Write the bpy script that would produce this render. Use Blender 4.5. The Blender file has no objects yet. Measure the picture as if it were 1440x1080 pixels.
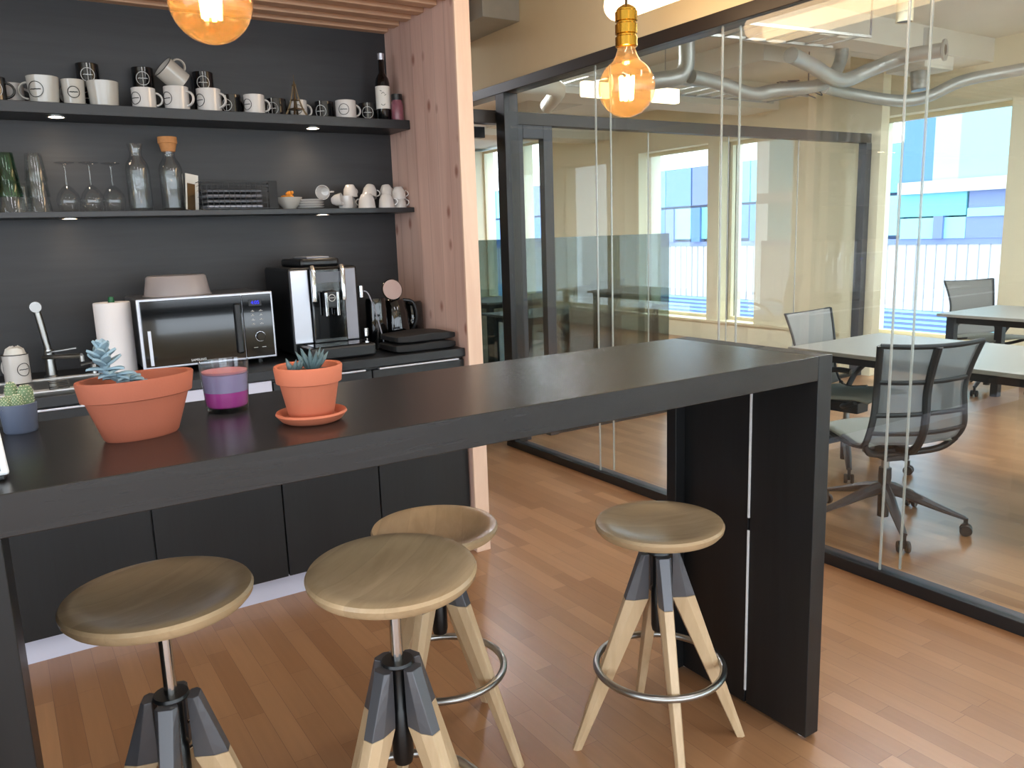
import bpy, bmesh, math, random
from mathutils import Vector, Matrix, Euler
random.seed(7)
PI = math.pi
scn = bpy.context.scene
C = scn.collection

# ---------------------------------------------------------------- materials
def srgb(h):
    h = h.lstrip('#'); v = [int(h[i:i+2], 16)/255 for i in (0, 2, 4)]
    return tuple((c/12.92 if c <= .04045 else ((c+.055)/1.055)**2.4) for c in v) + (1,)
MAT = {}
def newmat(name):
    m = bpy.data.materials.new(name); m.use_nodes = True
    nt = m.node_tree; nt.nodes.clear()
    out = nt.nodes.new('ShaderNodeOutputMaterial'); MAT[name] = m
    return m, nt, out
def P(name, col, rough=.5, metal=0, bump=0, bscale=200, var=0, vscale=8, coat=0, spec=.5, emis=None, estr=0, trans=0):
    m, nt, out = newmat(name); N = nt.nodes.new; L = nt.links.new
    b = N('ShaderNodeBsdfPrincipled'); L(b.outputs[0], out.inputs[0])
    c = srgb(col) if isinstance(col, str) else tuple(col)+(1,)
    b.inputs['Base Color'].default_value = c; b.inputs['Roughness'].default_value = rough
    b.inputs['Metallic'].default_value = metal; b.inputs['Coat Weight'].default_value = coat
    b.inputs['Specular IOR Level'].default_value = spec; b.inputs['Transmission Weight'].default_value = trans
    if emis: b.inputs['Emission Color'].default_value = srgb(emis); b.inputs['Emission Strength'].default_value = estr
    tc = N('ShaderNodeTexCoord')
    if var:
        n = N('ShaderNodeTexNoise'); n.inputs['Scale'].default_value = vscale; n.inputs['Detail'].default_value = 5
        L(tc.outputs['Object'], n.inputs['Vector'])
        mr = N('ShaderNodeMapRange'); mr.inputs['To Min'].default_value = 1-var; mr.inputs['To Max'].default_value = 1+var
        L(n.outputs['Fac'], mr.inputs['Value'])
        mx = N('ShaderNodeVectorMath'); mx.operation = 'SCALE'; mx.inputs[0].default_value = c[:3]
        L(mr.outputs[0], mx.inputs['Scale']); L(mx.outputs[0], b.inputs['Base Color'])
    if bump:
        n = N('ShaderNodeTexNoise'); n.inputs['Scale'].default_value = bscale; L(tc.outputs['Object'], n.inputs['Vector'])
        bp = N('ShaderNodeBump'); bp.inputs['Strength'].default_value = bump; bp.inputs['Distance'].default_value = .002
        L(n.outputs['Fac'], bp.inputs['Height']); L(bp.outputs[0], b.inputs['Normal'])
    return m
def WOOD(name, cols, stretch, rough=.45, scale=1.0, knots=None, board=None, bump=.15, spec=.5, contrast=1.0, seam=.72):
    """grain noise stretched along one axis; board=(axis, width) gives glued strips; knots=(colour, scale)"""
    m, nt, out = newmat(name); N = nt.nodes.new; L = nt.links.new
    b = N('ShaderNodeBsdfPrincipled'); L(b.outputs[0], out.inputs[0]); b.inputs['Roughness'].default_value = rough
    b.inputs['Specular IOR Level'].default_value = spec
    tc = N('ShaderNodeTexCoord'); mp = N('ShaderNodeMapping'); mp.inputs['Scale'].default_value = stretch
    L(tc.outputs['Object'], mp.inputs['Vector'])
    n = N('ShaderNodeTexNoise'); n.inputs['Scale'].default_value = scale; n.inputs['Detail'].default_value = 7; n.inputs['Roughness'].default_value = .62
    n.inputs['Distortion'].default_value = .6
    L(mp.outputs[0], n.inputs['Vector'])
    cr = N('ShaderNodeValToRGB'); e = cr.color_ramp.elements
    e[0].position = .5-.25/contrast; e[0].color = srgb(cols[0]); e[1].position = .5+.22/contrast; e[1].color = srgb(cols[1])
    L(n.outputs['Fac'], cr.inputs[0]); last = cr.outputs[0]
    if board:
        ax, w = board
        sx = N('ShaderNodeSeparateXYZ'); L(tc.outputs['Object'], sx.inputs[0])
        dv = N('ShaderNodeMath'); dv.operation = 'DIVIDE'; dv.inputs[1].default_value = w; L(sx.outputs['XYZ'.index(ax)], dv.inputs[0])
        fl = N('ShaderNodeMath'); fl.operation = 'FLOOR'; L(dv.outputs[0], fl.inputs[0])
        wn = N('ShaderNodeTexWhiteNoise'); wn.noise_dimensions = '1D'; L(fl.outputs[0], wn.inputs['W'])
        mr = N('ShaderNodeMapRange'); mr.inputs['To Min'].default_value = .86; mr.inputs['To Max'].default_value = 1.1; L(wn.outputs['Value'], mr.inputs['Value'])
        fr = N('ShaderNodeMath'); fr.operation = 'FRACT'; L(dv.outputs[0], fr.inputs[0])
        pp = N('ShaderNodeMath'); pp.operation = 'PINGPONG'; pp.inputs[1].default_value = .5; L(fr.outputs[0], pp.inputs[0])
        ed = N('ShaderNodeMapRange'); ed.inputs['From Max'].default_value = .03; ed.inputs['To Min'].default_value = seam; L(pp.outputs[0], ed.inputs['Value'])
        mu = N('ShaderNodeMath'); mu.operation = 'MULTIPLY'; L(mr.outputs[0], mu.inputs[0]); L(ed.outputs[0], mu.inputs[1])
        sc = N('ShaderNodeVectorMath'); sc.operation = 'SCALE'; L(last, sc.inputs[0]); L(mu.outputs[0], sc.inputs['Scale']); last = sc.outputs[0]
    if knots:
        kc, ks, kst = knots
        mp2 = N('ShaderNodeMapping'); mp2.inputs['Scale'].default_value = kst; L(tc.outputs['Object'], mp2.inputs['Vector'])
        vo = N('ShaderNodeTexVoronoi'); vo.inputs['Scale'].default_value = ks; L(mp2.outputs[0], vo.inputs['Vector'])
        k = N('ShaderNodeMapRange'); k.inputs['From Min'].default_value = .06; k.inputs['From Max'].default_value = .17
        k.inputs['To Min'].default_value = .85; k.inputs['To Max'].default_value = 0; L(vo.outputs['Distance'], k.inputs['Value'])
        mx = N('ShaderNodeMixRGB'); L(k.outputs[0], mx.inputs[0]); L(last, mx.inputs[1]); mx.inputs[2].default_value = srgb(kc); last = mx.outputs[0]
    L(last, b.inputs['Base Color'])
    if bump:
        bp = N('ShaderNodeBump'); bp.inputs['Strength'].default_value = bump; bp.inputs['Distance'].default_value = .001
        L(n.outputs['Fac'], bp.inputs['Height']); L(bp.outputs[0], b.inputs['Normal'])
    return m
def PARQUET(name):
    m, nt, out = newmat(name); N = nt.nodes.new; L = nt.links.new
    b = N('ShaderNodeBsdfPrincipled'); L(b.outputs[0], out.inputs[0])
    tc = N('ShaderNodeTexCoord'); mp = N('ShaderNodeMapping'); mp.inputs['Rotation'].default_value = (0, 0, PI/2); L(tc.outputs['Object'], mp.inputs[0])
    def brick(c1, c2, mortar, off):
        br = N('ShaderNodeTexBrick'); br.inputs['Scale'].default_value = 1; br.inputs['Brick Width'].default_value = .47
        br.inputs['Row Height'].default_value = .068; br.inputs['Mortar Size'].default_value = .0007; br.inputs['Mortar Smooth'].default_value = .3
        br.offset = .37; br.offset_frequency = 2; br.squash = .8; br.squash_frequency = 3; br.inputs['Bias'].default_value = off
        br.inputs['Color1'].default_value = srgb(c1); br.inputs['Color2'].default_value = srgb(c2); br.inputs['Mortar'].default_value = srgb(mortar)
        L(mp.outputs[0], br.inputs['Vector']); return br
    br = brick('#8a6140', '#a57b57', '#6e4c38', 0)
    mp2 = N('ShaderNodeMapping'); mp2.inputs['Scale'].default_value = (60, 3, 1); L(tc.outputs['Object'], mp2.inputs[0])
    n = N('ShaderNodeTexNoise'); n.inputs['Scale'].default_value = 1; n.inputs['Detail'].default_value = 6; L(mp2.outputs[0], n.inputs[0])
    mr = N('ShaderNodeMapRange'); mr.inputs['To Min'].default_value = .86; mr.inputs['To Max'].default_value = 1.14; L(n.outputs['Fac'], mr.inputs[0])
    sc = N('ShaderNodeVectorMath'); sc.operation = 'SCALE'; L(br.outputs['Color'], sc.inputs[0]); L(mr.outputs[0], sc.inputs['Scale'])
    L(sc.outputs[0], b.inputs['Base Color']); b.inputs['Roughness'].default_value = .3; b.inputs['Specular IOR Level'].default_value = .7
    n2 = N('ShaderNodeTexNoise'); n2.inputs['Scale'].default_value = 2.5; L(tc.outputs['Object'], n2.inputs[0])
    r = N('ShaderNodeMapRange'); r.inputs['To Min'].default_value = .26; r.inputs['To Max'].default_value = .32; L(n2.outputs['Fac'], r.inputs[0]); L(r.outputs[0], b.inputs['Roughness'])
    bp = N('ShaderNodeBump'); bp.inputs['Strength'].default_value = .12; bp.inputs['Distance'].default_value = .001
    L(br.outputs['Fac'], bp.inputs['Height']); bp.invert = True; L(bp.outputs[0], b.inputs['Normal'])
    return m
def GLASS(name, tint, refl=1.0, rough=0.0, ior=1.5, diff=0, diffcol=None):
    """thin pane / thin-walled glass: tinted transmission with a Fresnel mirror on top"""
    m, nt, out = newmat(name); N = nt.nodes.new; L = nt.links.new
    t = N('ShaderNodeBsdfTransparent'); t.inputs[0].default_value = srgb(tint) if isinstance(tint, str) else tuple(tint)+(1,)
    g = N('ShaderNodeBsdfGlossy'); g.inputs['Roughness'].default_value = rough
    lw = N('ShaderNodeLayerWeight'); lw.inputs['Blend'].default_value = .5          # facing = 1 - cos
    pw = N('ShaderNodeMath'); pw.operation = 'POWER'; pw.inputs[1].default_value = 5; L(lw.outputs['Facing'], pw.inputs[0])
    f = N('ShaderNodeMath'); f.operation = 'MULTIPLY_ADD'; f.inputs[1].default_value = .96; f.inputs[2].default_value = .04; L(pw.outputs[0], f.inputs[0])
    ml = N('ShaderNodeMath'); ml.operation = 'MULTIPLY'; ml.use_clamp = True; ml.inputs[1].default_value = refl; L(f.outputs[0], ml.inputs[0])
    base = t.outputs[0]
    if diff:
        d = N('ShaderNodeBsdfTranslucent'); d.inputs[0].default_value = srgb(diffcol)
        d2 = N('ShaderNodeBsdfDiffuse'); d2.inputs[0].default_value = srgb(diffcol)
        md = N('ShaderNodeMixShader'); md.inputs[0].default_value = .5; L(d.outputs[0], md.inputs[1]); L(d2.outputs[0], md.inputs[2])
        mm = N('ShaderNodeMixShader'); mm.inputs[0].default_value = diff; L(base, mm.inputs[1]); L(md.outputs[0], mm.inputs[2]); base = mm.outputs[0]
    mx = N('ShaderNodeMixShader'); L(ml.outputs[0], mx.inputs[0]); L(base, mx.inputs[1]); L(g.outputs[0], mx.inputs[2]); L(mx.outputs[0], out.inputs[0])
    return m
def EMIT(name, col, s):
    m, nt, out = newmat(name); e = nt.nodes.new('ShaderNodeEmission'); e.inputs[0].default_value = srgb(col); e.inputs[1].default_value = s
    nt.links.new(e.outputs[0], out.inputs[0]); return m

PARQUET('parquet')
WOOD('black_veneer', ('#131417', '#1d1f22'), (2, 50, 50), .36, bump=.15)
WOOD('black_veneer_v', ('#0f1012', '#181a1c'), (40, 40, 2), .4, bump=.2)
WOOD('bar_black', ('#1b1a1a', '#242222'), (3, 45, 45), .27, bump=.18)
WOOD('splash_black', ('#202124', '#2a2b2e'), (2, 30, 30), .5, bump=.1)
WOOD('pine', ('#c09a8c', '#d9b8aa'), (14, 14, 1.2), .55, board=('Y', .105), knots=('#8c5848', 5.0, (1.7, 1.7, 1)), bump=.1)
WOOD('pine_ceiling', ('#b98f72', '#d3ae90'), (1.2, 14, 14), .55, bump=.1)
WOOD('pine_edge', ('#d8b59d', '#e8cbb4'), (14, 14, 1.2), .5, bump=.05)
WOOD('oak_seat', ('#a98f6d', '#c4a985'), (5, 22, 22), .27, board=('Y', .075), bump=.05, seam=.93)
WOOD('oak_leg', ('#b69b78', '#cdb492'), (25, 25, 3), .4, bump=.08)
P('cream', '#e0d2ae', .85, var=.03)
P('cream_gloss', '#e6dcbc', .5)
P('office_wall', '#e8e1c6', .85, var=.03)
P('ceiling_office', '#d2d0c4', .85, var=.12, vscale=2.5)
P('ceiling_front', '#d8cbb4', .85)
P('frame_black', '#1d1f22', .35)
P('rail_brown', '#2b2624', .4)
P('rail_brown2', '#3a332c', .45)
P('white_plinth', '#c9cadb', .35)
P('galv', '#a9aaa4', .42, metal=.55, var=.12, vscale=12)
P('chrome', '#d8dadc', .12, metal=1)
P('steel', '#a5a5a3', .3, metal=1)
P('silver', '#c2c4cc', .32, metal=.7)
P('silver_plastic', '#8e8e96', .4, metal=.3)
P('brass', '#c8993a', .2, metal=1)
P('cap_grey', '#5a5b60', .36, metal=.35)
P('black_gloss', '#050607', .08, coat=.5)
P('black_plastic', '#0e0f11', .35)
P('black_matt', '#0b0c0e', .6)
P('black_ceramic', '#101113', .15, coat=.4)
P('white_ceramic', '#c6c2be', .15, coat=.5)
P('grey_ceramic', '#aeaaa2', .15, coat=.5)
P('terracotta', '#b8674a', .75, var=.06, vscale=14, bump=.1)
P('terracotta_dark', '#a35a42', .75, var=.08, vscale=14, bump=.1)
P('soil', '#3a2a22', .95, var=.4, vscale=90, bump=1, bscale=120)
P('succulent', '#7d97a4', .6, var=.12, vscale=30)
P('aloe', '#51676a', .5, var=.25, vscale=60)
P('cactus', '#6c8361', .7, var=.2, vscale=60)
P('cactus_spine', '#d9d6b8', .6)
P('pot_blue', '#5a6377', .35)
P('paper', '#e9e4e4', .9, bump=.2)
P('green_plastic', '#0c5a34', .4)
P('cork', '#b07a4a', .8, var=.2, vscale=80)
P('label_white', '#d9d5cc', .7)
P('ink', '#17181a', .6)
P('logo_white', '#c9c9c6', .5)
P('wax_pink', '#b8479a', .5, spec=.4)
P('wax_top', '#c88a92', .6)
P('orange_snack', '#d78a28', .7, var=.3, vscale=90)
P('bronze', '#5a4a34', .4, metal=.8)
P('purple_jar', '#7d4a55', .3, var=.4, vscale=60)
P('mesh_seat', '#83867f', .8, var=.06)
P('chair_grey', '#7e7e7b', .8, bump=.3, bscale=400)
P('chair_frame', '#1b1d20', .4)
P('chair_base', '#3b3c42', .42)
P('desk_top', '#929089', .4, var=.03)
P('desk_dark', '#191b20', .5)
P('fac_cyan', '#6fbccb', .5, var=.05, vscale=.6)
P('fac_cyan2', '#8fcbd6', .5)
P('fac_blue', '#507db8', .4, var=.06, vscale=.5)
P('fac_lav', '#6c7eb0', .4)
P('fac_pale', '#a6b4cc', .5)
P('fac_white', '#c4c4c8', .6)
P('fac_line', '#9fa2ab', .6)
P('street', '#7b8597', .9)
P('frosted', '#a39a99', .3, trans=.15)
P('disc_pink', '#b39a94', .25)
P('dark_cloth', '#0d0e11', .65, bump=.4, bscale=60)
P('red_tag', '#d2405a', .5)
P('pearl', '#e2e4e6', .3)
EMIT('tube_glow', '#ffd6a6', 8)
EMIT('lamp_panel', '#ffe6c8', 3)
EMIT('led', '#ffe2bf', 30)
EMIT('filament', '#ffc681', 40)
EMIT('display_blue', '#3a3dff', 1.6)
GLASS('pane', (.975, .988, .98), 1.1)
GLASS('pane_window', (.97, .98, .98), .5)
GLASS('reflection_glass', (.33, .40, .40), 1.6, diff=.06, diffcol='#4c5450')
GLASS('glass_clear', (.95, .96, .96), 1.1, rough=.0)
GLASS('glass_green', (.55, .72, .6), 1.2, rough=.0)
GLASS('glass_candle', (.96, .96, .97), 1.4, rough=.0)
GLASS('amber', (1.0, .88, .64), 1.2, rough=.01, diff=.035, diffcol='#ffc97c')
GLASS('joint', (.75, .78, .76), 3, rough=.2, diff=.5, diffcol='#e6e8e4')
GLASS('mesh_back', (.66, .67, .67), .2, rough=.6, diff=.42, diffcol='#a9acae')

# ---------------------------------------------------------------- mesh helpers
def BM(): return bmesh.new()
def box(bm, a, b, M=None):
    x0, y0, z0 = a; x1, y1, z1 = b
    v = [bm.verts.new(p) for p in ((x0,y0,z0),(x1,y0,z0),(x1,y1,z0),(x0,y1,z0),(x0,y0,z1),(x1,y0,z1),(x1,y1,z1),(x0,y1,z1))]
    for f in ((0,3,2,1),(4,5,6,7),(0,1,5,4),(1,2,6,5),(2,3,7,6),(3,0,4,7)): bm.faces.new([v[i] for i in f])
    if M is not None: bmesh.ops.transform(bm, matrix=M, verts=v)
    return v
def lathe(bm, prof, n=32, M=None, sx=1, sy=1, close=False):
    rings = []; vs = []
    for r, z in prof:
        if r < 1e-6: v = bm.verts.new((0, 0, z)); rings.append([v]); vs.append(v)
        else:
            ring = [bm.verts.new((r*math.cos(2*PI*i/n)*sx, r*math.sin(2*PI*i/n)*sy, z)) for i in range(n)]; rings.append(ring); vs += ring
    seq = list(zip(rings, rings[1:])) + ([(rings[-1], rings[0])] if close else [])
    for a, b in seq:
        for i in range(n):
            j = (i+1) % n
            if len(a) == 1 and len(b) == 1: continue
            if len(a) == 1: bm.faces.new((a[0], b[j], b[i]))
            elif len(b) == 1: bm.faces.new((a[i], a[j], b[0]))
            else: bm.faces.new((a[i], a[j], b[j], b[i]))
    if M is not None: bmesh.ops.transform(bm, matrix=M, verts=vs)
    return vs
def tube(bm, pts, r, n=10, closed=False, r2=None, up=None, cap=True):
    """sweep an ellipse (r along side, r2 along up) down a polyline; r may be a list"""
    pts = [Vector(p) for p in pts]; N = len(pts); rings = []
    rl = r if isinstance(r, (list, tuple)) else [r]*N
    r2l = r2 if isinstance(r2, (list, tuple)) else [r2]*N
    prev = None
    for i, p in enumerate(pts):
        a = pts[(i-1) % N] if (closed or i > 0) else p; b = pts[(i+1) % N] if (closed or i < N-1) else p
        t = (b-a).normalized()
        if up is not None: s = t.cross(Vector(up))
        elif prev is None: s = t.cross(Vector((0, 0, 1))) if abs(t.z) < .9 else t.cross(Vector((1, 0, 0)))
        else: s = prev - t*prev.dot(t)
        s.normalize(); prev = s; u = s.cross(t).normalized()
        ra = rl[i]; rb = r2l[i] if r2l[i] is not None else ra
        rings.append([bm.verts.new(p + s*ra*math.cos(2*PI*(k+.5)/n) + u*rb*math.sin(2*PI*(k+.5)/n)) for k in range(n)])
    for i in range(N if closed else N-1):
        A, B = rings[i], rings[(i+1) % N]
        for k in range(n): bm.faces.new((A[k], A[(k+1) % n], B[(k+1) % n], B[k]))
    if cap and not closed: bm.faces.new(rings[0][::-1]); bm.faces.new(rings[-1])
def prism(bm, poly, h0, h1, M=None):
    a = [bm.verts.new((x, y, h0)) for x, y in poly]; b = [bm.verts.new((x, y, h1)) for x, y in poly]; n = len(poly)
    bm.faces.new(a[::-1]); bm.faces.new(b)
    for i in range(n): bm.faces.new((a[i], a[(i+1) % n], b[(i+1) % n], b[i]))
    if M is not None: bmesh.ops.transform(bm, matrix=M, verts=a+b)
def spl(pts, n=6):
    """Catmull-Rom through points"""
    P_ = [Vector(p) for p in pts]; o = []
    for i in range(len(P_)-1):
        p0 = P_[max(i-1, 0)]; p1 = P_[i]; p2 = P_[i+1]; p3 = P_[min(i+2, len(P_)-1)]
        for k in range(n):
            t = k/n; o.append(.5*((2*p1)+(p2-p0)*t+(2*p0-5*p1+4*p2-p3)*t*t+(3*p1-p0-3*p2+p3)*t**3))
    o.append(P_[-1]); return o
def ob(name, bm, mat, parent=None, smooth=True, bevel=0, sub=0, loc=None, rot=None, ang=40):
    bmesh.ops.recalc_face_normals(bm, faces=bm.faces)
    me = bpy.data.meshes.new(name); bm.to_mesh(me); bm.free()
    me.materials.append(MAT[mat] if isinstance(mat, str) else mat)
    if smooth:
        for p in me.polygons: p.use_smooth = True
        me.set_sharp_from_angle(angle=math.radians(ang))
    o = bpy.data.objects.new(name, me); C.objects.link(o)
    if parent: o.parent = parent
    if loc: o.location = loc
    if rot: o.rotation_euler = rot
    if bevel:
        m = o.modifiers.new('bevel', 'BEVEL'); m.width = bevel; m.segments = 2; m.limit_method = 'ANGLE'
    if sub: m = o.modifiers.new('sub', 'SUBSURF'); m.levels = m.render_levels = sub
    return o
def bx(name, a, b, mat, parent=None, bevel=0):
    bm = BM(); box(bm, a, b); return ob(name, bm, mat, parent, smooth=False, bevel=bevel)
def tag(o, label=None, cat=None, group=None, kind=None):
    if label: o['label'] = label
    if cat: o['category'] = cat
    if group: o['group'] = group
    if kind: o['kind'] = kind
    return o
def thing(name, label, cat, loc=(0, 0, 0), rz=0, group=None, rot=None):
    o = bpy.data.objects.new(name, None); C.objects.link(o); o.location = loc
    o.rotation_euler = rot if rot else (0, 0, rz); o.empty_display_size = .05
    return tag(o, label, cat, group)
def struct(name, loc=(0, 0, 0)):
    o = bpy.data.objects.new(name, None); C.objects.link(o); o.location = loc; o['kind'] = 'structure'; return o
def sbx(name, a, b, mat): o = bx(name, a, b, mat); o['kind'] = 'structure'; return o
def dup(o, loc=None, rot=None, label=None, group=None, parent=None):
    c = o.copy(); C.objects.link(c)
    if parent: c.parent = parent
    else:
        if loc is not None: c.location = loc
        if rot is not None: c.rotation_euler = rot if not isinstance(rot, (int, float)) else (0, 0, rot)
        if label: c['label'] = label
        if group: c['group'] = group
    for ch in list(o.children): dup(ch, parent=c)
    return c
def text_ob(name, txt, size, mat, parent, loc, rot, depth=.0004):
    cu = bpy.data.curves.new('t', 'FONT'); cu.body = txt; cu.size = size; cu.extrude = depth; cu.align_x = 'CENTER'; cu.align_y = 'CENTER'
    t = bpy.data.objects.new('t', cu); C.objects.link(t); bpy.context.view_layer.update()
    me = bpy.data.meshes.new_from_object(t.evaluated_get(bpy.context.evaluated_depsgraph_get())); bpy.data.objects.remove(t)
    me.materials.clear(); me.materials.append(MAT[mat]); o = bpy.data.objects.new(name, me); C.objects.link(o); o.parent = parent; o.location = loc; o.rotation_euler = rot
    return o
T = Matrix.Translation
def Rx(a): return Matrix.Rotation(a, 4, 'X')
def Ry(a): return Matrix.Rotation(a, 4, 'Y')
def Rz(a): return Matrix.Rotation(a, 4, 'Z')

# ---------------------------------------------------------------- camera
f_px = 1134.5; a, b_, c_ = .5657, .1836, .0334
fwd = Vector((math.sin(a)*math.cos(b_), math.cos(a)*math.cos(b_), -math.sin(b_)))
right = Vector((math.cos(a), -math.sin(a), 0)); down = fwd.cross(right)
r_ = right*math.cos(c_)+down*math.sin(c_); d_ = -right*math.sin(c_)+down*math.cos(c_)
M3 = Matrix((r_, -d_, -fwd)).transposed()
cam = bpy.data.cameras.new('camera'); camo = bpy.data.objects.new('camera', cam); C.objects.link(camo)
camo.matrix_world = T((0, 0, 1.43)) @ M3.to_4x4()
cam.sensor_fit = 'HORIZONTAL'; cam.sensor_width = 36; cam.lens = 36*f_px/1440; cam.clip_start = .05; cam.clip_end = 200
scn.camera = camo

# ================================================================= SETTING
GX = 2.90          # glass partition between kitchen lounge and office
KY = 3.742         # kitchen back wall
XW = 8.0           # plane of the office windows
fl = sbx('floor', (-3.3, -4.5, -.12), (8.3, 14.2, 0), 'parquet')
sbx('ceiling', (-3.3, -4.5, 3.0), (8.3, 14.2, 3.12), 'ceiling_office')
wl = struct('wall_left')
bx('wall_body', (-3.4, 1.4, 0), (-3.3, 14.2, 3.0), 'cream', wl); bx('lintel', (-3.4, -4.5, 2.6), (-3.3, 1.4, 3.0), 'cream', wl); bx('sill_wall', (-3.4, -4.5, 0), (-3.3, 1.4, .5), 'cream', wl)
for y in (-4.5, -2.5, -.5): bx('pier', (-3.4, y, .5), (-3.3, y+.2, 2.6), 'cream', wl)
sbx('wall_far', (-3.3, 14.0, 0), (8.3, 14.15, 3.0), 'office_wall')
# kitchen back wall (black panelled splashback inside the pine niche)
sbx('wall_back', (-3.3, KY, 0), (1.722, KY+.1, 3.0), 'splash_black')
# wall above the glass partition
sbx('wall_right', (2.86, -4.5, 2.366), (2.98, 6.5, 3.0), 'cream')
# glass partition: rails, posts and double panes
gp = struct('wall_glass')
bx('top_rail', (2.85, -4.5, 2.305), (2.96, 7.5, 2.366), 'rail_brown', gp, .003)
bx('bottom_rail', (2.85, -4.5, 0), (2.885, 4.58, .05), 'frame_black', gp, .003)
bx('bottom_track', (2.885, -4.5, 0), (2.96, 4.58, .034), 'chair_base', gp, .002)
bx('post', (2.85, 4.474, .034), (2.955, 4.575, 2.305), 'frame_black', gp, .003)
ys = [4.474, 3.585, 2.68, 1.80, .90, 0, -.9, -1.8, -2.7]
for i in range(len(ys)-1):
    for x, s in ((2.872, 0), (2.938, -.045)):
        y1 = ys[i] - (.0 if i == 0 else -s*0); y0 = ys[i+1]+s
        y1 = ys[i]+(s if i else 0)
        bx('glass_pane', (x-.001, y0+.004, .05), (x+.001, y1-.004, 2.305), 'pane', gp)
        bx('pane_joint', (x-.004, y0-.0035, .05), (x+.004, y0+.0035, 2.305), 'joint', gp)
# second partition (parallel to the kitchen wall) with header, door frame and glass
g2 = struct('wall_partition')
bx('header', (1.9, 4.60, 2.135), (6.86, 4.68, 2.215), 'rail_brown2', g2, .003)
bx('end_post', (6.79, 4.60, 0), (6.87, 4.68, 2.135), 'cap_grey', g2, .003)
for x0, x1 in ((3.32, 4.2), (4.21, 5.05), (5.06, 5.9), (5.91, 6.79)):
    bx('glass_pane', (x0, 4.639, .03), (x1, 4.641, 2.135), 'pane', g2)
for x in (4.205, 5.055, 5.905): bx('pane_joint', (x-.0035, 4.636, .03), (x+.0035, 4.644, 2.135), 'joint', g2)
bx('bottom_track', (3.3, 4.62, 0), (6.79, 4.66, .03), 'frame_black', g2)
dr = struct('door_1')
bx('door_frame', (2.99, 4.60, 0), (3.07, 4.66, 2.135), 'chair_base', dr, .003)
bx('door_frame', (3.235, 4.60, 0), (3.31, 4.66, 2.135), 'chair_base', dr, .003)
bx('door_frame', (3.07, 4.60, 2.05), (3.235, 4.66, 2.135), 'chair_base', dr, .003)
bx('door_glass', (3.07, 4.629, .03), (3.235, 4.632, 2.05), 'pane', dr)
d2 = struct('door_2')
bx('door_frame', (1.9, 4.70, 2.055), (2.84, 4.76, 2.125), 'frame_black', d2, .003)
bx('door_glass', (1.9, 4.73, .01), (2.70, 4.733, 2.055), 'pane', d2)
bm = BM(); tube(bm, [(2.60, 4.70, .98), (2.60, 4.67, .98), (2.66, 4.67, .98)], .009, 8); ob('door_handle', bm, 'steel', d2)
# outer wall with tall windows: piers, lintel, sill
wo = struct('wall_outer')
wins = [(-3.2, -1.9), (-1.5, -.2), (.2, 1.5), (1.9, 3.1), (3.86, 5.25), (6.70, 7.29), (7.48, 8.78), (11.2, 12.0), (12.3, 13.3)]
X0, X1 = 7.78, 8.2; zs, zt = .25, 2.47
bx('sill_wall', (X0, -4.5, 0), (X1, 14.2, zs), 'office_wall', wo)
bx('lintel', (X0, -4.5, zt), (X1, 11.2, 3.0), 'office_wall', wo)
yy = -4.5
for w0, w1 in wins+[(14.2, 14.3)]:
    if w0-yy > .15: bx('pier', (X0, yy, zs), (X1, w0, zt if yy < 10.9 else 2.95), 'office_wall', wo)
    yy = w1
for k, (w0, w1) in enumerate(wins):
    w = struct('window_%d' % (k+1)); f = .045; zt = 2.47 if w0 < 11 else 2.95
    bm = BM()
    box(bm, (7.97, w0, zs), (8.03, w0+f, zt)); box(bm, (7.97, w1-f, zs), (8.03, w1, zt)); box(bm, (7.97, w0+f, zs), (8.03, w1-f, zs+f)); box(bm, (7.97, w0+f, zt-f), (8.03, w1-f, zt))
    ob('window_frame', bm, 'cream_gloss', w, smooth=False)
    bx('window_glass', (7.999, w0+f, zs+f), (8.001, w1-f, zt-f), 'pane_window', w)
bx('mullion', (7.93, 7.29, zs), (8.1, 7.48, zt), 'cream_gloss', wo)
sbx('trim_1', (7.74, 3.6, .23), (8.0, 14.0, .255), 'cream_gloss')
# cream pillar where the second partition ends
sbx('wall_pillar', (6.875, 4.52, 0), (6.99, 4.86, 3.0), 'office_wall')
# wall behind camera: piers and lintel, large daylight openings
wb = struct('wall_front')
bx('lintel', (-3.3, -4.6, 2.6), (8.3, -4.5, 3.0), 'cream', wb); bx('sill_wall', (-3.3, -4.6, 0), (8.3, -4.5, .3), 'cream', wb)
for x in (-3.3, -.9, 1.5, 3.9, 6.3): bx('pier', (x, -4.6, .3), (x+.2, -4.5, 2.6), 'cream', wb)
# concrete beams below the office ceiling
ce = struct('ceiling_beams')
for y0, y1, z in ((4.05, 4.45, 2.80), (6.4, 6.9, 2.72), (9.4, 9.9, 2.72), (-.2, .3, 2.8)):
    bx('beam', (2.98, y0, z), (7.78, y1, 3.0), 'ceiling_office', ce)
bx('beam', (5.7, 4.86, 2.8), (6.0, 14, 3.0), 'ceiling_office', ce)

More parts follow.
